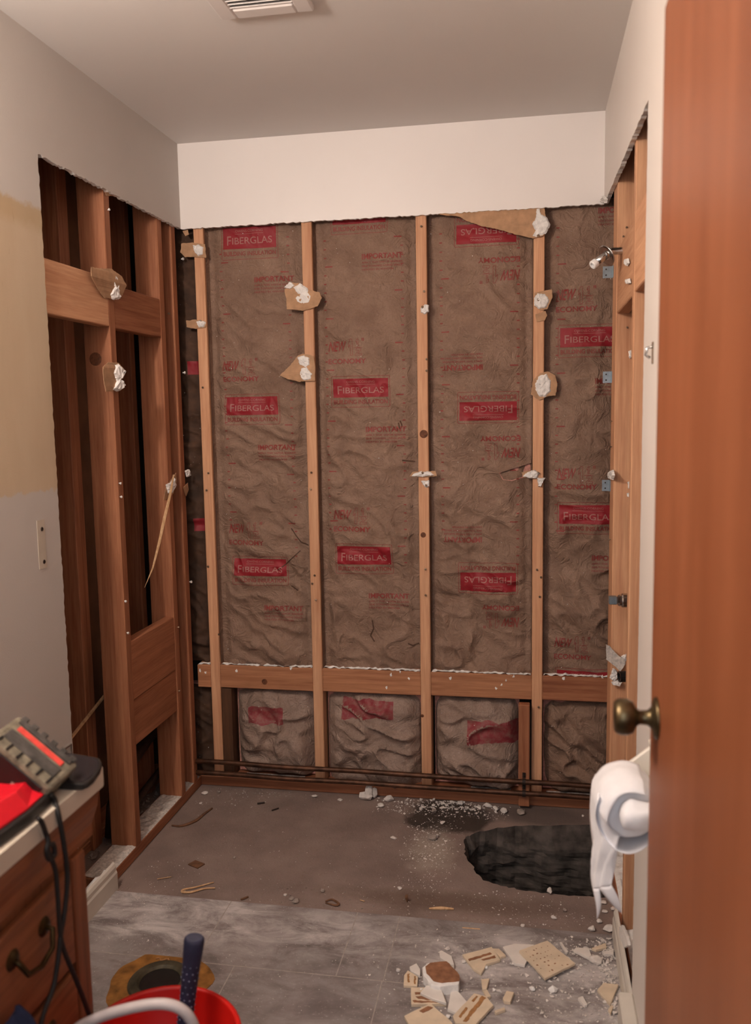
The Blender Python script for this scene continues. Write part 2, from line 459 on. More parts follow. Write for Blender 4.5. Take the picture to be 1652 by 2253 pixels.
# make every slab triangle face up
for f in mb.f:
    a, b_, c_ = [V(mb.v[i]) for i in f]
    if (b_-a).cross(c_-a).z < 0: f.reverse()
struct(mb.build('floor', ['concrete'], origin=(0, 0, 0)))
cx = sum(p[0] for p in hp)/len(hp); cy = sum(p[1] for p in hp)/len(hp)
mb = MB(); rows = []
for k in range(26):
    q = k/25; dz = -.27*q; row = []
    for (x, y) in hp+[hp[0]]:
        back = max(0, min(1, (y+.30)/.16))
        lip = min(1, q/.10)
        inset = .006*lip-.03*back*min(1, q/.25)+(.0)
        nn = .016*noise.noise(V((x*11, y*11, dz*16)))+.010*noise.noise(V((x*27, y*27, dz*40)))+.005*noise.noise(V((x*70, y*70, dz*90)))
        under = -.035*max(0, sin(min(1, max(0, q-.08)/.5)*pi))*(1-back)
        dd = V((cx-x, cy-y, 0)).normalized()*((inset+nn*lip)-under*0)
        yy = y+dd.y-back*.055*min(1, q/.22)*(1 if q < .3 else 1)
        row.append((x+dd.x, yy, dz-(.02*back*lip if k else 0)))
    rows.append(row)
mb.grid(rows, 0)
n = 26; rows = []
for i in range(n):
    rows.append([(1.0+.56*j/(n-1), -.62+.56*i/(n-1), -.235+.03*noise.noise(V((j*.35, i*.35, 2)))+.02*noise.noise(V((j*1.1, i*1.1, 5)))) for j in range(n)])
mb.grid(rows, 1)
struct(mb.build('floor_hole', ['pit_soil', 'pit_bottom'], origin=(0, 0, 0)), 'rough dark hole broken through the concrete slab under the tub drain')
# vinyl floor
vf = MB().box((-.02, -2.6, -.02), (1.54, -.757, .003), 0)
vf.box((-.3, -1.3, -.02), (-.02, -.757, 0), 0).box((1.54, -1.6, -.02), (1.62, -.757, 0), 0)
def joint(x0, y0, x1, y1):
    if abs(x0-x1) < .01: vf.box((x0-.0014, y0, .003), (x0+.0014, y1, .0034), 1)
    else: vf.box((x0, y0-.0011, .003), (x1, y0+.0011, .0034), 1)
joint(.0, -1.047, 1.5, -1.047); joint(.0, -1.351, 1.5, -1.351)
for x in (.387, .775, .90): joint(x, -1.047, x, -.757)
for x in (.292, .499, .897): joint(x, -1.351, x, -1.047)
for x in (.2, .6, 1.0, 1.35): joint(x, -1.66, x, -1.351)
struct(vf.build('floor_vinyl', ['vinyl_tile', 'tile_joint'], origin=(0, 0, 0)), 'dusty grey vinyl tile floor in front of the bare slab')
# hall floor
struct(MB().box((-1, -5, -.03), (3, -2.6, 0)).build('floor_hall', 'vinyl_tile', origin=(0, 0, 0)))
# baseboards
b_l = MB()
prof = [(0, 0), (.013, 0), (.013, .055), (.010, .062), (.010, .075), (.006, .084), (0, .088)]
b_l.prism([(x_, -.742, z_) for x_, z_ in prof], (0, -.85, 0))
struct(b_l.build('baseboard_left', 'white_trim'))
b_r = MB().prism([(W-x_, -.762, z_) for x_, z_ in prof[::-1]], (0, -1.5, 0))
struct(b_r.build('baseboard_right', 'white_trim'))

# ------------------------------------------------------------------ framing
def stick(name, a, b_, mat, label, cat='stud', group=None, bev=.0025, parts=None):
    o = MB().box(a, b_).build(name, mat, bevel=bev)
    return tag(o, label, cat, group)
YF = .013; YB = .102; SW = .038
def nail(parent, p, nrm, r=.0042, proud=.006, mat='screw_metal'):
    MB().lathe([(0, 0), (r*.45, 0), (r*.45, proud*.6), (r, proud*.6), (r*.95, proud), (0, proud*1.1)], p, nrm, 8).build('screw', mat, parent, smooth=False)
SX = [.0423, .4528, .8674, 1.2751]
gb = 'studs of the back wall'
lab = ['pale lumber stud nearest the left corner of the back wall',
       'back wall stud holding two big torn patches of drywall, second from the left',
       'middle back wall stud with dark knots and a thin drywall sliver across it',
       'back wall stud holding the long torn strip of drywall paper at its top']
nails = [[(447, 852), (459, 1040), (455, 1078), (459, 1246), (483, 1395)],
         [(686, 1039), (684, 1076), (693, 1265), (695, 1320), (687, 1283)],
         [(926, 498), (938, 790), (939, 815), (936, 1252), (937, 1309), (933, 641)],
         [(1190, 1269), (1188, 1312), (1181, 1253), (1185, 1555)]]
studs = []
for k, x in enumerate(SX):
    o = stick('framing_stud', (x, YF, .038), (x+SW, YB, H-.02), 'lumber_z', lab[k], 'stud', gb)
    studs.append(o)
    for (u, v_) in nails[k]:
        nail(o, on(u, v_, 'y', YF), (random.uniform(-.3, .3), -1, random.uniform(-.3, .2)))
# knots in the middle stud
for (u, v_, r) in ((932, 955, .012), (931, 1177, .008), (929, 1575, .005)):
    p = on(u, v_, 'y', YF)
    MB().lathe([(r*1.3, -.001), (r*1.2, .0008), (r*.75, .0012), (r*.7, .0004), (0, .0006)], p, (0, -1, 0), 14).build('knot', 'knot_wood', studs[2])
# sole plate, blocking, cripples
o = stick('sole_plate', (-.10, YF, .001), (W+.10, YB, .040), 'lumber_red_x', 'dusty sole plate on the slab along the back wall', 'sole plate')
def dust_strip(mb, x0, x1, y0, y1, z, seed, hmax=.006, n=None):
    r_ = random.Random(seed); n = n or max(4, int((x1-x0)/.006)); rows = []
    for j in range(5):
        yy = y0+(y1-y0)*j/4
        rows.append([(x0+(x1-x0)*i/n, yy+(r_.uniform(-.002, .002) if 0 < j < 4 else 0), z+(hmax*max(0, noise.noise(V((i*.35+seed, j*.7, seed)))+.35)*(1 if 0 < i < n and j != 4 else .1))) for i in range(n+1)])
    mb.grid(rows); return mb
for (a_, b_, k_) in ((1.05, 1.20, 3), (1.33, 1.49, 8), (.16, .40, 5)):
    dust_strip(MB(), a_, b_, YF+.004, YF+.05, .0405, k_).build('plaster_dust', 'gypsum_dust', o)
bl = [(-.012, SX[0], 'short wall block in the left back corner, between corner and first stud'),
      (SX[0]+SW, SX[1], 'dusty horizontal wall block with one round knot, first full bay from the left'),
      (SX[1]+SW, SX[2], 'dusty horizontal wall block in the second full bay, left of the middle stud'),
      (SX[2]+SW, SX[3], 'horizontal wall block streaked black along its face, right of the middle stud'),
      (SX[3]+SW, 1.60, 'reddish horizontal wall block at the right end of the back wall')]
for k, (x0, x1, l) in enumerate(bl):
    zt = .492+.0015*k
    o = stick('framing_block', (x0, YF+.001, zt-.091), (x1, YB, zt), 'lumber_brown_x' if k < 4 else 'lumber_red_x', l, 'block', 'horizontal blocks of the back wall')
    dust_strip(MB(), x0+.004, x1-.004, YF+.001, YF+.03, zt+.0004, k+2, .0075).build('plaster_dust', 'gypsum', o)
    if k == 1:
        MB().lathe([(.012, -.001), (.011, .0008), (.007, .001), (0, .0007)], on(582, 1500, 'y', YF+.001), (0, -1, 0), 14).build('knot', 'knot_wood', o)
    sp_ = {0: ((440, 1475), (452, 1480)), 2: ((880, 1478), (860, 1484), (900, 1494), (850, 1512)), 3: ((991, 1492), (1113, 1497), (1104, 1506), (1092, 1515), (1130, 1488)), 1: ((520, 1476), (640, 1470)), 4: ((1325, 1490), (1240, 1492))}[k]
    for (u, v_) in sp_:
        c_ = on(u, v_, 'y', YF+.0008); q2 = [c_+V((cos(a)*r0, 0, sin(a)*r0*1.4)) for a, r0 in [(2*pi*i/9, random.uniform(.002, .0065)) for i in range(9)]]
        MB().lump(q2, (0, -1, 0), .0022, seed=u).build('plaster_splat', 'gypsum', o)
    if k == 3:
        for q_, poly in enumerate((((1020, 1508), (1090, 1505), (1165, 1507), (1167, 1513), (1100, 1511), (1050, 1512)), ((990, 1514), (1060, 1513), (1165, 1516), (1166, 1524), (1120, 1520), (1040, 1523)), ((1005, 1525), (1050, 1526), (1090, 1525), (1060, 1529)))):
            pl = rough_poly([on(u, v_, 'y', YF+.0012) for u, v_ in poly], .008, .0012, 4+q_)
            MB().prism(pl, (0, .001, 0)).build('black_stain', 'stain_black', o)
stick('cripple_stud', (.082, YF+.004, .040), (.122, YB, .398), 'lumber_dark_z', 'short dark brown cripple beside the first back wall stud', 'cripple stud')
stick('cripple_stud', (1.2285, -.022, .012), (1.2685, .0125, .397), 'lumber_red_z', 'short front cripple carrying the pipe clamps beside the right stud', 'cripple stud')

# left wall framing
XL = -.013; XLB = -.102
gl = 'studs of the left wall'
A = stick('framing_stud', (XLB, -.56, .040), (XL, -.522, H-.02), 'lumber_red_z', 'front left wall stud with the largest drywall scrap stuck on it', 'stud', gl)
B = stick('framing_stud', (XLB, -.180, .040), (XL, -.142, H-.02), 'lumber_red_z', 'second left wall stud, holding the right ends of the blocks', 'stud', gl)
C_ = stick('framing_stud', (XLB, -.062, .040), (XL, -.024, H-.02), 'lumber_red_z', 'left wall stud standing in the back corner', 'stud', gl)
stick('framing_stud', (-.265, -.537, .0), (-.178, -.478, H-.02), 'lumber_red_z', 'shadowed stud of the rear row behind the front left stud', 'stud', gl)
stick('framing_stud', (-.268, -.09, .0), (-.178, -.052, H-.02), 'lumber_red_z', 'shadowed stud of the rear row in the left back corner', 'stud', gl)
for (u, v_) in ((262, 1063), (264, 1093), (274, 1322), (279, 1392), (237, 462)):
    nail(A, on(u, v_, 'x', XL), (1, random.uniform(-.4, .2), random.uniform(-.3, .3)), .004, .007, 'gypsum')
for (u, v_) in ((369, 690), (390, 1380), (392, 1520)):
    nail(B, on(u, v_, 'x', XL), (1, random.uniform(-.4, .2), 0), .004, .007)
for (u, v_) in ((402, 820), (417, 1280), (399, 570)):
    nail(C_, on(u, v_, 'x', XL), (1, random.uniform(-.4, .2), 0), .005, .010, 'gypsum')
# knot on the side of stud A
p = on(210, 790, 'y', -.56)
MB().lathe([(.022, -.001), (.02, .0008), (.012, .0012), (0, .0008)], p, (0, -1, 0), 14).build('knot', 'knot_wood', A)
stick('framing_block', (XL-.038, -1.0, 1.735), (XL, -.561, 1.882), 'lumber_y', 'wide block from the cut drywall edge to the front left stud', 'block', 'blocks of the left wall')
stick('framing_block', (XL-.038, -.521, 1.733), (XL-.001, -.181, 1.866), 'lumber_red_y', 'wide block between the two left wall studs, upper of three', 'block', 'blocks of the left wall')
stick('framing_block', (XL-.038, -.521, .530), (XL-.001, -.181, .728), 'lumber_red_y', 'wide grainy block between the left studs, topmost of the low pair', 'block', 'blocks of the left wall')
stick('framing_block', (XL-.040, -.521, .374), (XL-.003, -.181, .527), 'lumber_red_y', 'water-stained block between the left studs, lowest of all', 'block', 'blocks of the left wall')
o = stick('sole_plate', (XLB, -.765, .001), (XL, YF, .040), 'lumber_red_y', 'sole plate along the left wall, ending at the white baseboard', 'sole plate')
mb = MB(); rows = []
for j in range(8):
    rows.append([(XLB+.004+(XL-.006-XLB)*j/7, -.76+(.76)*i/90, .0402+.010*max(0, noise.noise(V((i*.3, j*.6, 4)))+.25)*(0 if j in (0, 7) else 1)) for i in range(91)])
mb.grid(rows).build('plaster_dust', 'gypsum_dust', o)
stick('sole_plate', (-.275, -1.27, .001), (-.19, .10, .038), 'lumber_red_y', 'dark rear sole plate behind the left wall studs', 'sole plate')
# diagonal strap deep in the left cavity
p0 = on(163, 1615, 'x', -.165); p1 = on(224, 1538, 'x', -.165)
d = (p1-p0); p0 -= d*.25; p1 += d*.3
tag(MB().tube([p0, p1], .006, 6).build('cavity_strap', 'splinter_wood'), 'thin diagonal wood strip inside the left wall cavity', 'wood strip')
# drain pipes low in the cavity
tag(MB().tube([(-.15, -.47, .02), (-.15, -.45, .12), (-.15, -.32, .21), (-.15, -.16, .25), (-.15, .06, .27)], .022, 12).build('drain_pipe', 'iron_dark', smooth=True), 'black drain pipe low inside the left wall, upper of two', 'pipe')
tag(MB().tube([(-.125, -.40, .06), (-.125, -.30, .085), (-.125, -.1, .11), (-.125, .06, .115)], .014, 12).build('drain_pipe', 'iron_dark', smooth=True), 'thin dark pipe low inside the left wall, lower of two', 'pipe')

# right wall framing
XR = 1.521; XRB = 1.610
gr = 'studs of the right wall'
R1 = stick('framing_stud', (XR, -.331, .040), (XRB, -.293, H-.02), 'lumber_z', 'right wall stud behind the shower arm and valve', 'stud', gr)
R0 = stick('framing_stud', (XR+.001, -.290, .040), (XR+.039, -.200, H-.02), 'lumber_z', 'flat backing stud by the right corner with the metal clips', 'stud', gr)
R2 = stick('framing_stud', (XR, -.790, .040), (XRB, -.752, H-.02), 'lumber_z', 'right wall stud nearest the cut drywall edge', 'stud', gr)
for (u, v_) in ((1378, 501), (1371, 521), (1379, 721)):
    nail(R1, on(u, v_, 'y', -.331), (0, -1, .2), .003, .004)
for (u, v_) in ((1347, 927), (1347, 983), (1345, 745), (1344, 1187)):
    nail(R0, on(u, v_, 'x', XR), (-1, 0, 0), .003, .005)
stick('framing_block', (XR+.002, -.751, 1.742), (XR+.04, -.332, 1.93), 'lumber_y', 'block under the shower arm, between the right wall studs', 'block', 'blocks of the right wall')
stick('framing_block', (XR+.001, -1.30, 1.745), (XR+.04, -.791, 1.94), 'lumber_y', 'block right of the nearest right wall stud, behind the drywall edge', 'block', 'blocks of the right wall')
o = stick('sole_plate', (XR, -1.5, .001), (XRB, YF, .040), 'lumber_red_y', 'sole plate along the right wall beside the hole', 'sole plate')
mb = MB(); rows = []
for j in range(7):
    rows.append([(XR+.004+.08*j/6, -1.05+1.0*i/100, .0402+.012*max(0, noise.noise(V((i*.3, j*.6, 9)))+.2)*(0 if j in (0, 6) else 1)) for i in range(101)])
mb.grid(rows).build('plaster_dust', 'gypsum', o)

# ------------------------------------------------------------------ insulation
TXT = {}
def text2d(s, off=0.0, shear=0.0, outline=0.0):
    key = (s, off, shear, outline)
    if key in TXT: return TXT[key]
    cu = bpy.data.curves.new('t', 'FONT'); cu.body = s; cu.offset = off; cu.shear = shear; cu.resolution_u = 4
    if outline: cu.fill_mode = 'NONE'; cu.bevel_depth = outline; cu.bevel_resolution = 0
    ob = bpy.data.objects.new('t', cu); COL.objects.link(ob)
    dg = bpy.context.evaluated_depsgraph_get(); me = ob.evaluated_get(dg).to_mesh()
    vs = [(v_.co.x, v_.co.y) for v_ in me.vertices]; fs = [tuple(p.vertices) for p in me.polygons]
    ob.evaluated_get(dg).to_mesh_clear(); bpy.data.objects.remove(ob); bpy.data.curves.remove(cu)
    x0 = min(p[0] for p in vs); x1 = max(p[0] for p in vs); y0 = min(p[1] for p in vs); y1 = max(p[1] for p in vs)
    TXT[key] = ([((p[0]-x0)/(x1-x0), (p[1]-y0)/(y1-y0)) for p in vs], fs); return TXT[key]

def ridge(p, sc_): return 1-abs(noise.noise(p*sc_))*2
class Batt:
    def __init__(s, x0, x1, z0, z1, seed, y0=.058, bulge=.014, cr=.0175, lo=1.4, hi=.55, pill=None, sag=0):
        s.__dict__.update(dict(x0=x0, x1=x1, z0=z0, z1=z1, seed=seed, y0=y0, bulge=bulge, cr=cr, lo=lo, hi=hi, pill=pill, sag=sag))
    def surf(s, x, z):
        t_ = min(1, max(0, (x-s.x0)/(s.x1-s.x0))); q = min(1, max(0, (z-s.z0)/(s.z1-s.z0)))
        e = max(0, sin(pi*t_)); y = s.y0-s.bulge*e**.5
        if s.pill:
            e2 = max(0, 1-abs(2*t_-1)**3.2)**.5; v2 = max(0, 1-abs(2*q-1)**3.4)**.5
            y -= s.pill*e2*v2
        amt = s.cr*(s.lo+(s.hi-s.lo)*q)
        S = V((s.seed*7.3, s.seed*2.1, 0))
        w1 = V((noise.noise(V((x*6, z*6, 1))+S), noise.noise(V((x*6, z*6, 7))+S), 0))*.07
        p = V((x*.9, z*1.45+x*.55, s.seed*1.7))+w1
        c1 = 1-min(1, noise.voronoi((p+S)*5.0)[0][0]*1.25); c2 = max(0, ridge(p+S*1.7, 10.0))**1.5; c3 = 1-min(1, noise.voronoi((p+S*.6)*15.0)[0][0]*1.3)
        c4 = max(0, ridge(p*1.0+S*.3, 30.0))
        k1 = .55+.9*noise.noise(V((x*4, z*4, 3))+S)
        c = .9*c1+.60*c2*max(0, .5+k1)+.40*c3*max(0, k1+.2)+.10*c4
        big = noise.noise(V((x*3.2, z*4.5, s.seed*3.3)))+.6*noise.noise(V((x*4, z*9, s.seed*1.3)))
        ed = min(1, e*2.2+.1)
        y -= amt*(c-.45)*ed+amt*.9*big*e
        # long vertical folds by the staples
        y += .006*(max(0, 1-abs(t_-.06)/.05)+max(0, 1-abs(t_-.94)/.05))
        return y
    def mesh(s, name, mat, parent):
        nx = max(6, int((s.x1-s.x0)/.0055)); nz = int((s.z1-s.z0)/.0065)
        rows = []
        for j in range(nz+1):
            z = s.z0+(s.z1-s.z0)*j/nz
            rows.append([(s.x0+(s.x1-s.x0)*i/nx, s.surf(s.x0+(s.x1-s.x0)*i/nx, z), z) for i in range(nx+1)])
        s.H = [[p[1] for p in r] for r in rows]; s.nx = nx; s.nz = nz
        mb = MB().grid(rows); mb.mi = [0]*len(mb.f)
        return mb
    def g(s, x, z):
        a = min(s.nx-1e-6, max(0, (x-s.x0)/(s.x1-s.x0)*s.nx)); b_ = min(s.nz-1e-6, max(0, (z-s.z0)/(s.z1-s.z0)*s.nz))
        i = int(a); j = int(b_); a -= i; b_ -= j; H_ = s.H
        return (H_[j][i]*(1-a)+H_[j][i+1]*a)*(1-b_)+(H_[j+1][i]*(1-a)+H_[j+1][i+1]*a)*b_
    def rectp(s, mb, x0, z0, x1, z1, mi, d=.0009):
        nx = max(2, int(abs(x1-x0)/.003)+1); nz = max(1, int(abs(z1-z0)/.003)+1)
        mb.grid([[(x0+(x1-x0)*i/nx, s.g(x0+(x1-x0)*i/nx, z0+(z1-z0)*j/nz)-d, z0+(z1-z0)*j/nz) for i in range(nx+1)] for j in range(nz+1)], mi)
    def frame(s, mb, x0, z0, x1, z1, w_, mi, d=.0008):
        s.rectp(mb, x0+.006, z0, x1-.006, z0+w_, mi, d); s.rectp(mb, x0+.006, z1-w_, x1-.006, z1, mi, d)
        s.rectp(mb, x0, z0+.006, x0+w_, z1-.006, mi, d); s.rectp(mb, x1-w_, z0+.006, x1, z1-.006, mi, d)
        for (cx_, cz_, a0) in ((x0+.006, z0+.006, pi), (x1-.006, z0+.006, 1.5*pi), (x1-.006, z1-.006, 0), (x0+.006, z1-.006, .5*pi)):
            rows = [[], []]
            for k in range(5):
                a = a0+pi/2*k/4
                for r_, row in ((.006, rows[0]), (.006-w_, rows[1])):
                    xx = cx_+cos(a)*r_; zz = cz_+sin(a)*r_; row.append((xx, s.g(xx, zz)-d, zz))
            mb.grid(rows, mi)
    def text(s, mb, st, cx_, cz_, wd, ht, mi, flip=False, off=.012, shear=0.0, outline=0.0, d=.0016):
        vs, fs = text2d(st, off, shear, outline)
        bm = bmesh.new(); nv = []
        for (a, b_) in vs:
            a -= .5; b_ -= .5
            if flip: a, b_ = -a, -b_
            nv.append(bm.verts.new((cx_+a*wd, 0, cz_+b_*ht)))
        for f in fs:
            try: bm.faces.new([nv[i] for i in f])
            except ValueError: pass
        for it in range(4):
            L_ = [e_ for e_ in bm.edges if e_.calc_length() > .0055]
            if not L_: break
            bmesh.ops.subdivide_edges(bm, edges=L_, cuts=1)
            bmesh.ops.triangulate(bm, faces=bm.faces[:])
        bm.verts.index_update()
        mb.add([(v_.co.x, s.g(v_.co.x, v_.co.z)-d, v_.co.z) for v_ in bm.verts], [[v_.index for v_ in f.verts] for f in bm.faces], mi)
        bm.free()
    def line(s, mb, pts, w_, mi, d=.0014):
        for (a, b_) in zip(pts, pts[1:]):
            L = math.hypot(b_[0]-a[0], b_[1]-a[1]); n = max(1, int(L/.004)); nx_, nz_ = -(b_[1]-a[1])/L*w_/2, (b_[0]-a[0])/L*w_/2
            rows = [[], []]
            for k in range(n+1):
                q = k/n; x = a[0]+(b_[0]-a[0])*q; z = a[1]+(b_[1]-a[1])*q
                for r_, sg in ((rows[0], 1), (rows[1], -1)):
                    xx = x+nx_*sg; zz = z+nz_*sg; r_.append((xx, s.g(xx, zz)-d, zz))
            mb.grid(rows, mi)
    def badge(s, mb, x0, x1, z0, z1, flip=False):
        """z0..z1: the red block; the outline runs on to hold the lower words"""
        xm = (x0+x1)/2; w_ = x1-x0; h = z1-z0; f = -1 if flip else 1
        s.rectp(mb, x0, z0, x1, z1, 1)
        e0, e1 = (z0-.30*h-.016, z1+.010) if not flip else (z0-.010, z1+.30*h+.016)
        s.frame(mb, x0-.007, e0, x1+.007, e1, .0016, 2)
        zc = (z0+z1)/2
        s.text(mb, 'OWENS-CORNING', xm, zc+f*h*.33, w_*.52, h*.12, 3, flip, .0)
        s.rectp(mb, xm-w_*.27, zc+f*h*.19-.0006, xm+w_*.27, zc+f*h*.19+.0006, 3, .0017)
        s.text(mb, 'F', xm-f*w_*.385, zc-f*h*.10, w_*.075, h*.44, 3, flip, .004)
        s.text(mb, 'IBERGLAS', xm+f*w_*.05, zc-f*h*.12, w_*.75, h*.32, 3, flip, .004)
        s.text(mb, 'BUILDING INSULATION', xm, (z0-.011-.08*h if not flip else z1+.011+.08*h), w_*.98, .0155, 2, flip, .02)
    def new_economy(s, mb, x0, x1, zn, ze, flip=False):
        xm = (x0+x1)/2; w_ = x1-x0; f = -1 if flip else 1
        s.text(mb, 'NEW', xm-f*w_*.26, zn, w_*.48, .036, 2, flip, .018, .35)
        one = [(-.55, .22), (-.05, .5), (.35, .5), (.35, -.5), (-.18, -.5), (-.18, .16), (-.55, .0), (-.55, .22)]
        def o1(cx_, cz_, w1, h1): s.line(mb, [(cx_+f*w1*a, cz_+f*h1*b_) for a, b_ in one], .0013, 2)
        o1(xm+f*w_*.10, zn-f*.004, w_*.115, .058); o1(xm+f*w_*.28, zn+f*.012, w_*.06, .026)
        s.line(mb, [(xm+f*w_*.17, zn-f*.006), (xm+f*w_*.40, zn-f*.006)], .0013, 2)
        s.line(mb, [(xm+f*w_*a, zn+f*.026*b_-f*.021) for a, b_ in ((.23, .2), (.25, .5), (.35, .5), (.38, .2), (.28, -.25), (.39, -.25), (.39, -.5), (.22, -.5), (.22, -.3), (.32, .15), (.30, .25), (.27, .15), (.23, .2))], .0012, 2)
        s.text(mb, '"', xm+f*w_*.43, zn+f*.022, w_*.06, .011, 2, flip, .01)
        s.text(mb, 'ECONOMY', xm, ze, w_, .0185, 2, flip, .022)
    def important(s, mb, x0, x1, zc, flip=False):
        f = -1 if flip else 1; xm = (x0+x1)/2
        s.text(mb, 'IMPORTANT', xm, zc, x1-x0, .0195, 2, flip, .026)
        for k, tx in enumerate(('APPLY THIS VAPOR BARRIER', 'SIDE TOWARD LIVING SPACE', 'HEATED IN WINTER')):
            wd = (x1-x0)*(1, .99, .78)[k]
            s.text(mb, tx, x0+wd/2 if not flip else x1-wd/2, zc-f*(.021+.0125*k), wd, .0062, 2, flip, .01)
    def ticks(s, mb, x, z0, z1, w_, side, seed):
        z = z1; k = seed % 6; r_ = random.Random(seed)
        while z > z0:
            if k % 6 == 0: s.rectp(mb, x-(w_*2 if side > 0 else 0), z-.0022, x+(0 if side > 0 else w_*2), z+.0022, 2)
            else: s.rectp(mb, x-w_*.35, z-.002, x+w_*.35, z+.002, 2)
            z -= .031; k += 1
PRM = ['kraft_paper', 'print_red', 'print_ink', 'print_pale', 'kraft_dark']
PRD = ['kraft_paper_dusty', 'print_red_dusty', 'print_ink', 'print_pale', 'kraft_dark']
def YP(u, v_, y=.046): return on(u, v_, 'y', y)
def bx(u0, u1, v0, v1):
    c = (v0+v1)/2; a = YP(u0, c); b_ = YP(u1, c); um = (u0+u1)/2
    return a.x, b_.x, YP(um, v1).z, YP(um, v0).z
def flanges(bt, parent):
    for sx_, xx in ((1, bt.x0), (-1, bt.x1)):
        nz = 60; rows = []
        for k, (dx, dy) in enumerate(((.0008, -.031), (.0012, -.02), (.002, -.008), (.006, .004))):
            rows.append([(xx+sx_*(dx+.0015*abs(noise.noise(V((j*.3, k, bt.seed))))), bt.y0+dy+.003*noise.noise(V((j*.22, k*.5, bt.seed+4))), bt.z0+(bt.z1-bt.z0)*j/nz) for j in range(nz+1)])
        MB().grid(rows).build('stapling_flange', 'kraft_paper', parent, smooth=True)
def batt(x0, x1, z0, z1, seed, label, draw=None, mats=PRM, fl=True, group='insulation batts above the blocks', **kw):
    bt = Batt(x0, x1, z0, z1, seed, **kw)
    e = thing('insulation_batt', ((x0+x1)/2, .06, z0), label, 'insulation', group)
    mb = bt.mesh('paper_facing', mats, e)
    if draw: draw(bt, mb)
    MB.build(mb, 'paper_facing', mats, e, smooth=True)
    r_ = random.Random(seed); sp = MB()
    for i in range(int(130*(x1-x0)/.37*(z1-z0)/1.6)+6):
        x = r_.uniform(x0+.01, x1-.01); z = z0+.01+(z1-z0-.02)*r_.random()**.8; sz = .0009+.0022*r_.random()**4
        sp.rock((x, bt.g(x, z)-sz*.3, z), sz, r_.random(), flat=.8, n=6)
    o = sp.build('plaster_specks', 'gypsum', e); o['kind'] = 'stuff'
    MB().box((x0+.002, .075, z0+.002), (x1-.002, .103, z1-.002)).build('glass_wool', 'pink_fiberglass', e)
    if fl: flanges(bt, e)
    return e, bt
ZB = .495
def d0(bt, mb):
    for v0 in (795, 1140):
        a = YP(424, v0, .05); bt.rectp(mb, bt.x1-.055, a.z-.05, bt.x1-.005, a.z, 1)
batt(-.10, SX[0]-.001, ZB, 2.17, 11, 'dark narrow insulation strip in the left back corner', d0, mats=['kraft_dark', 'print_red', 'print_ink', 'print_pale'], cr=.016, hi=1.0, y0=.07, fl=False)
def d1(bt, mb):
    bt.badge(mb, *bx(491, 608, 500, 547)); bt.badge(mb, *bx(500, 613, 873, 913)); bt.badge(mb, *bx(515, 630, 1230, 1267))
    for a in ((560, 647, 614), (570, 652, 984), (583, 668, 1337)): q = bx(a[0], a[1], a[2]-8, a[2]+8); bt.important(mb, q[0], q[1], (q[2]+q[3])/2)
    for (a, b_, n_, e_) in ((492, 571, 805, 834), (504, 583, 1163, 1193)): q = bx(a, b_, n_, e_); bt.new_economy(mb, q[0], q[1], q[3], q[2])
    for pl in (((640, 1163), (650, 1178), (662, 1193), (677, 1201)), ((610, 1255), (628, 1242), (660, 1212)), ((640, 1290), (655, 1300))): bt.line(mb, [(YP(u, v_, .04).x, YP(u, v_, .04).z) for u, v_ in pl], .004, 4)
    bt.ticks(mb, YP(638, 700).x, .9, 2.1, .014, 1, 2); bt.ticks(mb, YP(491, 700).x, 1.0, 2.05, .014, -1, 5)
batt(SX[0]+SW, SX[1], ZB, 2.17, 1, 'printed paper-faced insulation in the first full bay from the left', d1)
def d2(bt, mb):
    q = bx(731, 848, 452, 492); bt.badge(mb, *q); bt.badge(mb, *bx(734, 854, 833, 874)); bt.badge(mb, *bx(743, 861, 1201, 1241))
    for a in ((796, 886, 563), (806, 894, 944), (812, 900, 1311)): q = bx(a[0], a[1], a[2]-8, a[2]+8); bt.important(mb, q[0], q[1], (q[2]+q[3])/2)
    for (a, b_, n_, e_) in ((723, 806, 762, 795), (735, 817, 1132, 1163)): q = bx(a, b_, n_, e_); bt.new_economy(mb, q[0], q[1], q[3], q[2])
    for pl in (((818, 1366), (821, 1384), (814, 1400), (823, 1413)), ((897, 1417), (908, 1422), (921, 1417)), ((884, 1013), (912, 1016)), ((876, 930), (880, 946), (884, 936), (880, 926))): bt.line(mb, [(YP(u, v_, .04).x, YP(u, v_, .04).z) for u, v_ in pl], .005, 4)
    bt.ticks(mb, YP(717, 700).x, 1.0, 2.08, .014, -1, 3); bt.ticks(mb, YP(886, 700).x, .9, 2.08, .014, 1, 0)
batt(SX[1]+SW, SX[2], ZB, 2.17, 2, 'printed paper-faced insulation in the second full bay, cracked near the bottom', d2)
def d3(bt, mb):
    bt.badge(mb, *bx(1004, 1136, 492, 536), True); bt.badge(mb, *bx(1011, 1137, 884, 925), True); bt.badge(mb, *bx(1013, 1135, 1259, 1300), True)
    for a in ((973, 1062, 809), (976, 1060, 1187)): q = bx(a[0], a[1], a[2]-8, a[2]+8); bt.important(mb, q[0], q[1], (q[2]+q[3])/2, True)
    for (a, b_, n_, e_) in ((1052, 1144, 606, 572), (1056, 1145, 996, 965), (1060, 1142, 1368, 1336)): q = bx(a, b_, e_, n_); bt.new_economy(mb, q[0], q[1], q[2], q[3], True)
    bt.ticks(mb, YP(1140, 700).x, .9, 2.05, .014, 1, 4); bt.ticks(mb, YP(971, 700).x, 1.0, 2.08, .014, -1, 1)
e3, b3 = batt(SX[2]+SW, SX[3], ZB, 2.17, 3, 'insulation with upside-down printing in the bay right of the middle stud', d3)
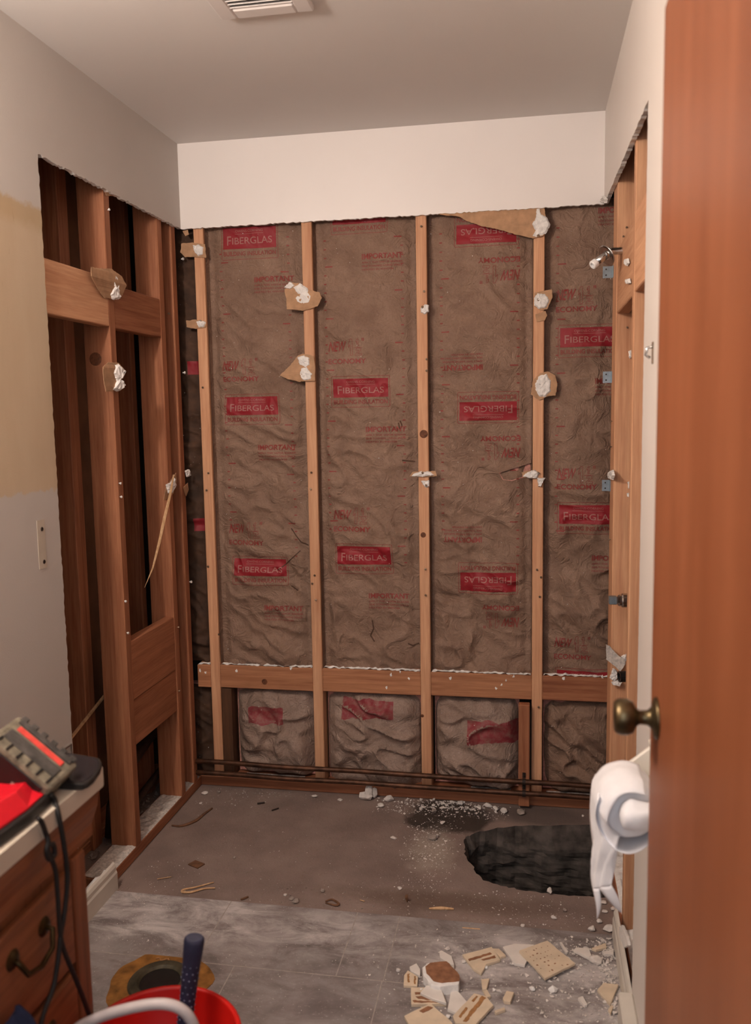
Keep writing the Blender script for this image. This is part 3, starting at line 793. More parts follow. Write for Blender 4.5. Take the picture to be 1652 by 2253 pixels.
def d4(bt, mb):
    bt.badge(mb, *bx(1232, 1362, 720, 763)); bt.badge(mb, *bx(1230, 1358, 1111, 1152)); bt.badge(mb, *bx(1225, 1352, 1476, 1515))
    for a in ((1308, 1396, 838), (1302, 1390, 1228), (1316, 1404, 462)): q = bx(a[0], a[1], a[2]-8, a[2]+8); bt.important(mb, q[0], q[1], (q[2]+q[3])/2)
    for (a, b_, n_, e_) in ((1223, 1314, 648, 680), (1225, 1312, 1041, 1070), (1219, 1300, 1413, 1444)): q = bx(a, b_, n_, e_); bt.new_economy(mb, q[0], q[1], q[3], q[2])
    bt.ticks(mb, YP(1226, 700).x, 1.0, 2.08, .014, -1, 2)
batt(SX[3]+SW, W+.09, ZB, 2.17, 4, 'printed insulation in the right end bay behind the metal clips', d4, fl=False)
# torn window in the paper of the third bay
pts = rough_poly([b for b in [YP(u, v_, .03) for u, v_ in ((1097, 1040), (1128, 1028), (1165, 1020), (1168, 1042), (1150, 1052), (1125, 1058), (1106, 1056))]], .012, .0016, 3)
mb = MB(); pl = [V((p.x, b3.surf(p.x, p.z)-.0012, p.z)) for p in pts]; c0 = sum(pl, V((0, 0, 0)))/len(pl)
mb.add(pl+[c0], [(i, (i+1) % len(pl), len(pl)) for i in range(len(pl))]); mb.build('torn_opening', 'pink_fiberglass', e3)
mb = MB(); rows = []
for k in range(5):
    rows.append([(YP(1096+i*7.2, 1041-i*2.2-k*3, .03).x, b3.surf(YP(1096+i*7.2, 1041, .03).x, YP(1100, 1041-i*2.2-k*3, .03).z)-.001-.009*(1-k/4), YP(1096+i*7.2, 1041-i*2.2-k*3, .03).z) for i in range(11)])
mb.grid(rows).build('torn_flap', 'kraft_paper', e3, smooth=True)

gl2 = 'bulging insulation below the blocks'
def red_smear(u0, u1, v0, v1):
    def f(bt, mb):
        a = YP(u0, (v0+v1)/2, .02); b_ = YP(u1, (v0+v1)/2, .02); zt = YP((u0+u1)/2, v0, .02).z; zb = YP((u0+u1)/2, v1, .02).z
        n = 40; rows = []
        for j in range(13):
            row = []
            for i in range(n+1):
                x = a.x+(b_.x-a.x)*i/n; jt = .010*noise.noise(V((x*22, bt.seed, 1)))+.004*noise.noise(V((x*80, bt.seed, 4))); jb = .010*noise.noise(V((x*22, bt.seed, 7)))+.004*noise.noise(V((x*80, bt.seed, 9)))
                z = (zb+jb)+(zt+jt-zb-jb)*j/12; row.append((x, bt.g(x, z)-.0009, z))
            rows.append(row)
        mb.grid(rows, 1)
    return f
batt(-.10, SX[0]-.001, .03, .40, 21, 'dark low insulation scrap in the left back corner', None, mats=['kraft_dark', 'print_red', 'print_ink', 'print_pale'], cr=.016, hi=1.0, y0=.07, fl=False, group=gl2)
batt(.126, SX[1]-.004, .045, .400, 22, 'bulging insulation low in the first full bay, red mark upper left', red_smear(548, 622, 1556, 1592), mats=PRD, cr=.030, hi=1.0, pill=.078, bulge=.004, y0=.100, group=gl2)
batt(SX[1]+SW+.003, SX[2]-.003, .012, .398, 23, 'bulging insulation low in the second full bay, red mark across its top', red_smear(752, 865, 1542, 1580), mats=PRD, cr=.030, hi=1.0, pill=.088, bulge=.004, y0=.100, group=gl2)
batt(SX[2]+SW+.006, 1.232, .045, .398, 24, 'bulging insulation low in the bay right of the middle stud', red_smear(1028, 1140, 1588, 1636), mats=PRD, cr=.030, hi=1.0, pill=.078, bulge=.004, y0=.100, group=gl2)
batt(SX[3]+SW+.002, W+.08, .045, .40, 25, 'dusty insulation low at the right end of the back wall', None, mats=PRM, cr=.030, hi=1.0, pill=.050, bulge=.004, y0=.095, fl=False, group=gl2)

# ------------------------------------------------------------------ pipes along the foot of the back wall
for (za, zb, l, yy) in ((.118, .110, 'upper of the two old copper pipes along the foot of the back wall', -.034), (.072, .067, 'lower of the two old copper pipes along the foot of the back wall', -.034)):
    e = thing('water_pipe', (.75, yy, zb), l, 'pipe', 'copper water pipes')
    pts = [(-.03+(XR+.06)*q/24, yy+.002*sin(q*.9), za+(zb-za)*q/24+.0015*sin(q*.7)) for q in range(25)]
    MB().tube(pts, .0095, 14).build('pipe_run', 'copper_old', e, smooth=True)
    MB().tube([(-.03, yy, za), (-.045, yy+.004, za), (-.055, yy+.02, za), (-.058, yy+.07, za)], .0125, 14).build('elbow', 'copper_old', e, smooth=True)
for (v_, l) in ((1686, 'rusty pipe clamp on the short cripple, upper of two'), (1728, 'rusty pipe clamp on the short cripple, lower of two')):
    p = V((1.2485, -.034, .1124 if v_ < 1700 else .0684))
    mb = MB()
    a = [(p.x, p.y+.0115*cos(q), p.z+.0115*sin(q)) for q in [pi*.5+pi*k/10 for k in range(11)]]
    pl = a
    for k in range(10):
        mb.obox((V(a[k])+V(a[k+1]))/2, V((1, 0, 0)), (V(a[k+1])-V(a[k])).normalized(), (V(a[k+1])-V(a[k])).normalized().cross(V((1, 0, 0))), .006, .0024, .001)
    mb.box((p.x-.006, -.0245, p.z+.0105), (p.x+.006, -.0222, p.z+.03))
    mb.lathe([(0, .004), (.004, .003), (.005, 0)], (p.x, -.0245, p.z+.021), (0, -1, 0), 8)
    tag(mb.build('pipe_clamp', 'iron_dark'), l, 'clamp', 'pipe clamps')

# ------------------------------------------------------------------ drywall scraps on the studs
GS = 'torn drywall scraps left on the framing'
def scrap(name, ax, val, nrm, paper_px, gyp, label, seed, screws=(), curl=.004, pt=.0016, group=GS, gh=.007, paper_mat='drywall_paper'):
    P = [on(u, v_, ax, val) for u, v_ in paper_px] if paper_px else []
    G = [[on(u, v_, ax, val) for u, v_ in g] for g in gyp]
    ref = P or G[0]
    c = sum(ref, V((0, 0, 0)))/len(ref); nrm = V(nrm)
    e = thing(name, c, label, 'drywall scrap', group)
    if P:
        P2 = rough_poly(P, .006, .0011, seed)
        P2 = [p+nrm*(curl*((p-c).length/.06)**1.5) for p in P2]
        MB().prism(P2, nrm*pt).build('torn_paper', paper_mat, e)
    for gi, g in enumerate(G):
        g2 = rough_poly(g, .0045, .0016, seed+gi*5+1)
        g2 = [p+nrm*(pt*.8 if P else 0)+(nrm*(curl*((p-c).length/.06)**1.5) if P else V((0, 0, 0))) for p in g2]
        MB().lump(g2, nrm, gh, seed=seed+gi).build('gypsum_lump', 'gypsum', e, smooth=False)
    for (u, v_) in screws:
        p = on(u, v_, ax, val)+nrm*(gh+pt-.003)
        MB().lathe([(0, 0), (.0048, 0), (.0046, .003), (.003, .0036), (.0015, .0024), (0, .0024)], p, nrm, 10).build('screw', 'screw_metal', e)
    return e
Y1 = YF-.0012; NB = (0, -1, 0)
scrap('drywall_scrap', 'y', Y1, NB, [(400, 536), (425, 534), (452, 538), (455, 568), (430, 566), (408, 566), (398, 556)], [[(424, 540), (438, 538), (449, 545), (447, 560), (436, 565), (428, 556)]], 'torn drywall scrap high on the first back wall stud', 1, [(435, 552)])
scrap('drywall_scrap', 'y', Y1, NB, [(410, 706), (430, 703), (455, 708), (452, 721), (432, 724), (411, 720)], [[(431, 708), (442, 704), (454, 709), (449, 720), (438, 721)]], 'small torn scrap on the first back wall stud, under the higher one', 2, [(442, 707)])
scrap('drywall_scrap', 'y', Y1, NB, [(627, 640), (640, 622), (660, 624), (680, 638), (704, 644), (709, 656), (700, 674), (670, 684), (633, 681), (631, 655)],
      [[(645, 632), (660, 624), (678, 634), (680, 645), (688, 652), (684, 668), (670, 672), (655, 668), (650, 658), (655, 648)], [(626, 633), (640, 620), (650, 628), (640, 638)]], 'large torn drywall patch on the second back wall stud, upper of two', 3, [(671, 656)], curl=.006)
scrap('drywall_scrap', 'y', Y1, NB, [(656, 782), (668, 778), (690, 783), (694, 800), (694, 838), (660, 840), (634, 834), (617, 826), (640, 803)],
      [[(655, 786), (670, 782), (682, 788), (683, 804), (674, 810), (658, 803)], [(663, 808), (675, 806), (688, 822), (685, 836), (668, 838), (658, 824)]], 'torn drywall patch with two screws on the second stud, lower of two', 4, [(669, 795), (671, 825)], curl=.006)
scrap('drywall_scrap', 'y', Y1, NB, [(935, 470), (1000, 466), (1080, 462), (1160, 456), (1197, 454), (1200, 478), (1206, 500), (1195, 520), (1172, 525), (1140, 518), (1100, 506), (1060, 498), (1030, 488), (1010, 477), (975, 474)],
      [[(1180, 460), (1187, 459), (1190, 472), (1202, 478), (1211, 496), (1200, 516), (1180, 523), (1172, 521), (1178, 508), (1170, 494), (1178, 480)]], 'long torn strip of brown drywall paper hanging from the white header', 5, [(1184, 520)], curl=.0008, pt=.003)
scrap('drywall_scrap', 'y', Y1, NB, [(1176, 645), (1195, 640), (1214, 637), (1215, 655), (1204, 680), (1190, 684), (1176, 675)], [[(1174, 656), (1182, 645), (1200, 646), (1209, 660), (1202, 677), (1186, 681), (1175, 672)]], 'round white drywall scrap high on the right stud, under the long strip', 6, [(1184, 660)])
scrap('drywall_scrap', 'y', Y1, NB, [(1178, 691), (1200, 684), (1204, 694), (1198, 706), (1180, 708)], [], 'brown paper tag just below the round scrap of the right stud', 7)
scrap('drywall_scrap', 'y', Y1, NB, [(1172, 838), (1186, 822), (1205, 817), (1222, 826), (1226, 848), (1222, 870), (1204, 872), (1186, 881), (1168, 868)], [[(1176, 845), (1186, 826), (1202, 822), (1212, 836), (1212, 862), (1200, 874), (1184, 872), (1178, 860)]], 'larger white drywall scrap halfway down the right stud', 8, [(1188, 844)])
scrap('drywall_scrap', 'y', Y1, NB, [], [[(925, 678), (934, 670), (944, 671), (943, 686), (934, 692), (926, 688)]], 'small gypsum crumb on the upper middle stud', 9, [(930, 676)])
scrap('drywall_scrap', 'y', Y1, NB, [(901, 1048), (908, 1038), (958, 1036), (961, 1047), (950, 1049)], [[(905, 1047), (912, 1041), (925, 1037), (945, 1037), (957, 1046), (930, 1049)]], 'thin pale drywall sliver lying across the middle stud', 10, [(930, 1040)], gh=.010)
scrap('drywall_scrap', 'y', Y1, NB, [], [[(926, 1058), (944, 1056), (945, 1070), (938, 1074), (930, 1066)]], 'gypsum crumb just under the sliver on the middle stud', 11, [(938, 1067)])
scrap('drywall_scrap', 'y', Y1, NB, [(1147, 1040), (1160, 1035), (1172, 1036), (1172, 1050), (1152, 1051)], [[(1150, 1048), (1160, 1038), (1176, 1033), (1187, 1040), (1182, 1052), (1165, 1052)], [(1181, 1051), (1200, 1051), (1190, 1070), (1184, 1070)]], 'bent drywall sliver on the right stud beside the torn insulation', 12, [(1183, 1040)], gh=.011)
# scraps on the left wall (plane of the stud faces)
X1 = XL+.0012; NL = (1, 0, 0)
scrap('drywall_scrap', 'x', X1, NL, [(187, 588), (210, 590), (240, 592), (258, 608), (266, 628), (260, 650), (240, 658), (225, 655), (205, 630), (188, 608)], [[(232, 604), (244, 602), (252, 620), (250, 636), (256, 658), (242, 660), (236, 650), (240, 630), (229, 622)]], 'large brown drywall scrap over the block on the front left stud', 13, gh=.012, curl=.007)
scrap('drywall_scrap', 'x', X1, NL, [(220, 808), (235, 797), (255, 798), (266, 812), (262, 830), (256, 852), (245, 860), (226, 862), (222, 835)], [[(247, 802), (254, 800), (267, 815), (258, 838), (266, 850), (256, 862), (244, 858), (251, 840), (243, 820)]], 'round brown drywall scrap on the front left stud, under the block', 14, gh=.012, curl=.007)
scrap('drywall_scrap', 'x', X1, NL, [(380, 1048), (384, 1040), (386, 1060), (380, 1085), (366, 1100), (356, 1100), (362, 1075)], [[(362, 1066), (372, 1062), (380, 1050), (385, 1068), (374, 1086), (366, 1086)]], 'shredded drywall scrap at the top of the long splinter, left wall', 15, gh=.010)
scrap('drywall_scrap', 'x', X1, NL, [(402, 1072), (412, 1062), (414, 1078), (408, 1092)], [[(403, 1036), (411, 1032), (416, 1046), (408, 1050)]], 'little drywall shred on the left corner stud', 16, gh=.008)
scrap('drywall_scrap', 'x', X1, NL, [(228, 416), (240, 418), (250, 422), (246, 432), (232, 430)], [], 'small paper tab under the top cut of the left wall', 30)
# hanging wood splinter
p = [on(u, v_, 'x', XL+.02) for u, v_ in ((382, 1045), (374, 1090), (362, 1140), (350, 1195), (336, 1250), (318, 1293))]
mb = MB(); rows = [[], []]; wd = (.003, .005, .006, .005, .003, .0005)
mb.tube(p, list(wd), 6)
e = tag(mb.build('wood_splinter', 'splinter_wood'), 'long bent wood splinter hanging off the second left stud', 'wood splinter')
# right wall bits
NR = (-1, 0, 0); X2 = XR-.0012
scrap('drywall_scrap', 'x', X2, NR, [], [[(1341, 1040), (1350, 1034), (1353, 1046), (1350, 1056), (1343, 1053)]], 'white crumb on the right backing stud above the lowest clip', 17, gh=.01)
scrap('drywall_scrap', 'y', -.333, NB, [], [[(1380, 1062), (1386, 1058), (1391, 1064), (1388, 1076), (1381, 1075)]], 'white shred on the right wall stud, upper of a close pair', 18, gh=.008)
scrap('drywall_scrap', 'y', -.333, NB, [], [[(1379, 1086), (1384, 1084), (1390, 1090), (1386, 1095), (1380, 1092)]], 'white shred on the right wall stud, lower of a close pair', 19, gh=.008)
scrap('drywall_scrap', 'y', -.333, NB, [], [[(1382, 772), (1388, 770), (1390, 780), (1386, 790), (1382, 784)]], 'white shred on the right wall stud just under its block', 20, gh=.008)
scrap('drywall_scrap', 'x', X2, NR, [], [[(1376, 571), (1383, 569), (1385, 578), (1381, 585), (1376, 580)]], 'white crumb on the shower arm block, upper of two', 21, gh=.007)
scrap('drywall_scrap', 'x', X2, NR, [], [[(1379, 615), (1386, 613), (1388, 622), (1382, 625), (1378, 621)]], 'white crumb on the shower arm block, lower of two', 22, gh=.007)
scrap('drywall_scrap', 'y', -.36, NB, [(1332, 1417), (1340, 1420), (1356, 1438), (1375, 1452), (1376, 1460), (1364, 1476), (1358, 1470), (1334, 1450)], [], 'grey curled drywall paper piece over the tub spout hole', 23, curl=.008, pt=.003, paper_mat='gypsum_dust')
scrap('drywall_scrap', 'y', -.345, NB, [], [[(1347, 1470), (1356, 1474), (1360, 1490), (1352, 1500), (1341, 1492)]], 'white gypsum chunk left of the black tub spout stub', 24, gh=.012)
scrap('drywall_scrap', 'y', -.345, NB, [], [[(1345, 1500), (1360, 1494), (1369, 1500), (1364, 1508), (1348, 1506)]], 'white gypsum chunk under the black tub spout stub', 25, gh=.012)
scrap('drywall_scrap', 'y', -.345, NB, [], [[(1366, 1444), (1378, 1438), (1378, 1456), (1370, 1450)]], 'white gypsum chip above the black tub spout stub', 26, gh=.01)
scrap('drywall_scrap', 'x', W-.001, NR, [], [[(1323, 440), (1330, 430), (1337, 438), (1336, 446), (1326, 447)]], 'ragged white drywall crumb at the top right corner of the header', 27, gh=.012)
scrap('drywall_scrap', 'y', -.002, NB, [(402, 508), (414, 506), (416, 516), (408, 520)], [], 'ragged paper tag at the top left corner under the header', 28)
# tub spout stub
p = on(1367, 1486, 'y', -.42)
e = thing('spout_stub', p, 'black plumbing stub ringed by broken drywall on the right wall', 'plumbing fitting')
MB().lathe([(0, 0), (.022, 0), (.022, .03), (.017, .03), (.017, .06), (.012, .06), (.012, .02), (0, .02)], p+V((.05, 0, 0)), (-1, -.25, 0), 18).build('black_nipple', 'black_plastic', e, smooth=False)
MB().lathe([(.013, 0), (.017, .001), (.013, .003)], p+V((.05, 0, 0))+V((-1, -.25, 0)).normalized()*.058, (-1, -.25, 0), 18).build('metal_rim', 'chrome', e)

# ------------------------------------------------------------------ shower fittings
c = on(1385, 551, 'y', -.47); a1 = on(1345, 553, 'y', -.47); a2 = on(1300, 586, 'y', -.50)
e = thing('bent_shower_pipe', c, 'bent chrome shower arm with loose ring, right wall', 'shower arm')
bend = [c+V((.06, 0, 0)), c, c.lerp(a1, .7), a1, a1.lerp(a2, .12)+V((-.004, 0, .004)), a1.lerp(a2, .3), a1.lerp(a2, .75)]
MB().tube(bend, .0105, 16).build('arm_pipe', 'chrome', e, smooth=True)
q = on(1335, 562, 'y', -.48); dirv = (a2-a1).normalized()
MB().lathe([(.0125, .001), (.028, .003), (.031, .001), (.030, -.001), (.0125, -.001), (.0125, .001)], q, dirv+V((-.1, -.12, 0)), 28).build('escutcheon', 'chrome', e, smooth=True)
MB().lathe([(0, 0), (.0115, 0), (.0125, .002), (.0125, .014), (.011, .016), (.007, .016), (.007, .004), (0, .004)], a1.lerp(a2, .74), dirv, 16).build('thread_tape', 'ptfe_tape', e, smooth=False)
# valve
c = on(1384, 1321, 'y', -.42)
e = thing('shower_valve', c, 'chrome shower valve stem sticking out of the right wall', 'shower valve')
MB().lathe([(0, 0), (.021, 0), (.0215, .004), (.0215, .018), (.019, .020), (.019, .028), (.022, .030), (.022, .050), (.020, .053), (.018, .053), (.018, .060), (.014, .064), (0, .064)], c+V((.03, 0, 0)), (-1, -.05, 0), 24).build('valve_body', 'chrome', e)
tip = c+V((-.036, 0, 0))
MB().box(tip+V((-.024, -.012, -.012)), tip+V((0, .012, .012))).build('square_stem', 'galvanized', e, bevel=.002)
for k, (u, v_, l) in enumerate(((1336, 599, 'galvanized clip beside the right corner, under the shower arm'), (1336, 830, 'galvanized clip beside the right corner, middle of three'), (1334, 1068, 'galvanized clip beside the right corner, lowest of three'))):
    p = on(u, v_, 'y', -.206)
    mb = MB().box((p.x-.014, -.2075, p.z-.018), (XR+.0005, -.2050, p.z+.018)).box((XR-.0012, -.2075, p.z-.018), (XR+.0006, -.225, p.z+.018))
    o = tag(mb.build('metal_clip', 'galvanized'), l, 'metal clip', 'galvanized clips')
    for dz in (-.009, .009):
        MB().lathe([(0, .0006), (.002, .0004), (.0025, 0)], (p.x-.004, -.2076, p.z+dz), (0, -1, 0), 8).build('rivet', 'iron_dark', o)
# strike plate bit on the right drywall strip
p = on(1437, 776, 'x', W)
e = thing('wall_bracket', p, 'small chrome hook plate on the white drywall strip by the door', 'bracket')
MB().box(p+V((-.002, -.009, -.022)), p+V((0, .009, .022))).build('plate', 'chrome', e, bevel=.0015)
MB().tube([p+V((-.002, 0, .012)), p+V((-.012, 0, .010)), p+V((-.014, 0, -.004)), p+V((-.006, 0, -.010))], .003, 8).build('hook', 'chrome', e, smooth=True)

# ------------------------------------------------------------------ ceiling fan grille
e = thing('ceiling_vent', (.63, -1.045, H), 'white exhaust fan grille on the ceiling', 'vent')
x0, x1, y0, y1 = .512, .748, -1.17, -.922
mb = MB()
for (a, b_) in (((x0, y0), (x0+.042, y1)), ((x1-.042, y0), (x1, y1)), ((x0+.042, y0), (x1-.042, y0+.042)), ((x0+.042, y1-.045), (x1-.042, y1))):
    mb.box((a[0], a[1], H-.016), (b_[0], b_[1], H-.0005))
mb.build('grille_frame', 'vent_white', e, bevel=.004)
for k in range(10):
    yy = y0+.048+k*.0165
    MB().obox((.63, yy, H-.010), V((1, 0, 0)), V((0, cos(.7), sin(.7))), V((0, -sin(.7), cos(.7))), (x1-x0)/2-.041, .007, .0011).build('louver', 'vent_white', e)
MB().box((x0+.02, y0+.02, H-.002), (x1-.02, y1-.02, H-.0008)).build('backing', 'dark_void', e)  # dark sheet holds the shade behind the louvers in its colour

# ------------------------------------------------------------------ left wall details
p0 = on(80, 1146, 'x', .0002); p1 = on(103, 1248, 'x', .0002)
e = thing('wall_patch', (0, (p0.y+p1.y)/2, p1.z), 'narrow upright unpainted strip with two screw holes, left wall', 'wall patch')
MB().box((.0002, p0.y, p1.z), (.0012, p1.y, p0.z)).build('bare_strip', 'patch_paint', e)
for (u, v_) in ((92, 1164), (97, 1236)):
    p = on(u, v_, 'x', .001)
    MB().lathe([(0, .0004), (.004, .001), (.0052, .0016), (.006, 0)], p, (1, 0, 0), 12).build('screw_hole', 'iron_dark', e)

# ------------------------------------------------------------------ door, ajar against the right wall
XD = 1.458
e = thing('door_1', (XD+.018, -2.05, .01), 'orange-brown wooden door standing open at the right edge', 'door')
e['kind'] = 'structure'
mb = MB(); rows = []
def warp(z): return -.0115*max(0, (z-1.0)/1.0)**1 + .0045*max(0, (1.0-z)) - .0
for k in range(17):
    z = .012+2.02*k/16; wv = 0
    rows.append([(XD, -1.683, z), (XD+.002, -1.681, z), (XD+.034, -1.681, z), (XD+.035, -1.683, z), (XD+.035, -2.44, z), (XD, -2.44, z), (XD, -1.683, z)])
mb.grid(rows)
mb.f.append([0, 1, 2, 3, 4, 5]); mb.mi.append(0); mb.f.append([16*7+i for i in range(6)][::-1]); mb.mi.append(0)
mb.build('door_leaf', 'door_veneer', e)
kz = on(1437, 1560, 'x', XD)
kc = V((XD, -1.752, .985))
MB().lathe([(0, 0), (.031, 0), (.032, .002), (.029, .005), (.017, .008), (.0115, .014), (.0105, .026), (.014, .031), (.024, .036), (.0275, .044), (.0275, .054), (.0255, .060), (.022, .063), (0, .0645)], kc, (-1, 0, 0), 32).build('door_knob', 'brass_old', e, smooth=True)
MB().box((XD+.006, -1.6815, kc.z-.028), (XD+.029, -1.680, kc.z+.028)).build('latch_plate', 'brass_old', e)

# ------------------------------------------------------------------ toilet paper on its holder
def sm(L, n):
    out = []
    for i in range(len(L)-1):
        for k in range(n):
            q = k/n; p0 = L[max(i-1, 0)]; p1 = L[i]; p2_ = L[i+1]; p3 = L[min(i+2, len(L)-1)]
            out.append(tuple(.5*((2*p1[c_])+(-p0[c_]+p2_[c_])*q+(2*p0[c_]-5*p1[c_]+4*p2_[c_]-p3[c_])*q*q+(-p0[c_]+3*p1[c_]-3*p2_[c_]+p3[c_])*q**3) for c_ in range(3)))
    out.append(tuple(L[-1])); return out
def sm4(rows_, n):
    R_ = [sm([tuple(p) for p in r], n) for r in rows_]; cols = [sm([r[i] for r in R_], n) for i in range(len(R_[0]))]
    return [[c_[k] for c_ in cols] for k in range(len(cols[0]))]
RC = V((1.446, -1.515, .722)); RR = .054; RL = .105
e = thing('paper_holder', (W, -1.46, .73), 'white holder post on the right wall carrying the toilet roll', 'holder')
MB().box((W-.008, -1.385, .70), (W, -1.35, .80)).build('mounting_plate', 'plastic_white', e, bevel=.003)
MB().prism([(W-.004, -1.378, .795), (W-.004, -1.378, .735), (RC.x-.008, -1.378, .712), (RC.x-.008, -1.378, .738)], (0, .012, 0)).build('holder_arm', 'plastic_white', e, bevel=.003)
MB().tube([(RC.x, -1.38, RC.z), (RC.x, -1.512, RC.z)], .014, 14).build('spindle', 'plastic_white', e, smooth=True)
e = thing('toilet_roll', (RC.x, RC.y, RC.z-RR), 'white toilet paper roll with a long torn tail, beside the door', 'toilet paper')
mb = MB(); n = 44; rows = []
prof = [(.018, -.002), (.020, 0), (.045, -.003), (.051, 0), (.054, .006), (.0548, .03), (.054, .07), (.054, .098), (.052, .103), (.02, .105), (.018, .104), (.018, -.002)]
ax = V((0, 1, 0))
for (r, h) in prof:
    row = []
    for j in range(n+1):
        a = 2*pi*j/n
        rr_ = r*(1+(.10*noise.noise(V((cos(a)*1.3, sin(a)*1.3, h*14))) if r > .03 else 0))
        row.append((RC.x+rr_*cos(a), RC.y+h+(.006*noise.noise(V((cos(a)*2, sin(a)*2, 3))) if r > .03 else 0), RC.z+rr_*sin(a)*.97))
    rows.append(row)
mb.grid(rows).build('roll_body', 'tissue', e, smooth=True)
# loose outer sheet sagging under the roll
mb = MB(); rows = []
for k in range(25):
    a = -.15*pi-1.0*pi*k/24
    sag = .020*max(0, -sin(a))
    rows.append([(RC.x+(RR+.004+sag*.3)*cos(a), RC.y-.004+.105*j/6+.004*sin(k*.5+j), RC.z+(RR+.003+sag)*sin(a)) for j in range(7)])
mb.grid(rows); o = mb.build('loose_sheet', 'tissue', e, smooth=True)
md = o.modifiers.new('thickness', 'SOLIDIFY'); md.thickness = .0012
# crumpled paper folded over the near end of the roll
mb = MB(); rows = []
up_ = [on(u, v_, 'y', y) for u, v_, y in ((1362, 1786, -1.522), (1368, 1770, -1.53), (1385, 1758, -1.535), (1405, 1762, -1.535), (1432, 1768, -1.53))]
md_ = [on(u, v_, 'y', y) for u, v_, y in ((1364, 1800, -1.535), (1372, 1798, -1.56), (1390, 1796, -1.565), (1410, 1794, -1.565), (1436, 1790, -1.56))]
lo_ = [on(u, v_, 'y', y) for u, v_, y in ((1368, 1812, -1.53), (1374, 1822, -1.55), (1392, 1826, -1.555), (1412, 1826, -1.555), (1438, 1822, -1.55))]
en_ = [on(u, v_, 'y', y) for u, v_, y in ((1372, 1806, -1.518), (1380, 1812, -1.519), (1394, 1814, -1.519), (1412, 1812, -1.519), (1436, 1808, -1.519))]
for L_ in sm4([up_, md_, lo_, en_], 6): rows.append(L_)
o = mb.grid(rows).build('folded_end', 'tissue', e, smooth=True)
md = o.modifiers.new('thickness', 'SOLIDIFY'); md.thickness = .001
# tail: wraps over the roll, then hangs twisted to the room
Lx = [(1303, 1850, -1.44), (1301, 1890, -1.45), (1303, 1925, -1.45), (1302, 1957, -1.455)]
Rx = [(1364, 1838, -1.53), (1361, 1866, -1.52), (1350, 1905, -1.50), (1347, 1947, -1.49)]
L2 = [on(u, v_, 'y', y) for u, v_, y in sm(Lx, 6)]; R2_ = [on(u, v_, 'y', y) for u, v_, y in sm(Rx, 6)]
rows = []
for k in range(len(L2)):
    q0 = k/(len(L2)-1)
    rows.append([L2[k].lerp(R2_[k], j/12)+V((-.012*sin(pi*j/12)*(1-q0*.6)+.003*sin(j*1.3+k*.4), -.010*sin(pi*j/12)*(1-q0*.7), .006*sin(pi*j/12)*(1-q0))) for j in range(13)])
top_rows = []
for k in range(15):
    q = k/14; a = radians(62+(172-62)*q); row = []
    for j in range(13):
        f = j/12; yy = -1.425-.112*f
        r_ = RR+.006+.004*noise.noise(V((k*.25, j*.3, 1)))
        droop = max(0, f-.72)/.28
        p = V((RC.x+r_*cos(a)+.020*droop*q, yy-.004*droop, RC.z+r_*sin(a)-.020*droop*(.4+.6*q)))
        row.append(p)
    top_rows.append(row)
nb = 7; bl_rows = []
for k in range(1, nb):
    q = k/nb; q = q*q*(3-2*q)
    bl_rows.append([top_rows[-1][j].lerp(rows[0][j], q)+V((-.004*sin(pi*q), 0, 0)) for j in range(13)])
rows = top_rows+bl_rows+rows
mb = MB().grid(rows); last = rows[-1]
def prong(idx, tip, n=10):
    base = [V(last[i]) for i in idx]; tp = on(tip[0], tip[1], 'y', tip[2]); rr = []; c0 = sum(base, V((0, 0, 0)))/len(base)
    for k in range(n+1):
        q = k/n; ctr = c0.lerp(tp, q)
        rr.append([ctr+(b_-c0)*(1-q**2.2)*(1-.15*q)+V((.003*sin(q*3), -.006*sin(q*pi), 0)) for b_ in base])
    mb.grid(rr)
prong(range(0, 6), (1313, 2022, -1.45)); prong(range(5, 13), (1366, 2008, -1.47))
o = mb.build('hanging_tail', 'tissue', e, smooth=True)
md = o.modifiers.new('thickness', 'SOLIDIFY'); md.thickness = .0008

# ------------------------------------------------------------------ vanity
XV = .482; YE = -1.625; ZV = .80
e = thing('vanity_cabinet', (.24, -2.05, 0), 'brown wooden vanity cabinet with drawers at the lower left', 'cabinet')
xc = XV-.035
MB().box((.014, -2.44, .09), (xc, YE-.06, ZV-.135)).build('carcass', 'vanity_wood_z', e, bevel=.002)
MB().prism([(x_, YE-.012, z_) for x_, z_ in ((.014, ZV-.036), (XV-.012, ZV-.036), (XV-.016, ZV-.070), (XV-.03, ZV-.11), (XV-.03, ZV-.135), (.014, ZV-.135))], (0, -.80, 0)).build('apron', 'vanity_wood_y', e, bevel=.002)
MB().box((xc-.01, YE-.105, .09), (xc+.014, YE-.06, ZV-.136)).build('stile', 'vanity_wood_z', e, bevel=.003)
MB().box((.05, -2.44, 0), (xc-.06, YE-.08, .09)).build('toe_kick', 'vanity_wood_y', e)
for (z0, z1) in ((.475, .652), (.285, .462), (.10, .272)):
    d = MB().box((xc, -2.40, z0), (xc+.016, YE-.112, z1)).build('drawer', 'vanity_wood_y', e, bevel=.004)
    zc = (z0+z1)/2+.02; yc = -1.875
    hb = MB()
    hb.tube([(xc+.016, yc+.045, zc+.018), (xc+.030, yc+.048, zc+.014), (xc+.036, yc+.035, zc-.012), (xc+.036, yc, zc-.022), (xc+.036, yc-.035, zc-.012), (xc+.030, yc-.048, zc+.014), (xc+.016, yc-.045, zc+.018)], .0045, 10)
    for s_ in (-1, 1): hb.lathe([(0, .006), (.012, .005), (.017, 0)], (xc+.016, yc+s_*.045, zc+.018), (1, 0, 0), 14)
    hb.build('drawer_handle', 'handle_bronze', d, smooth=True)
mb = MB(); r_ = .022
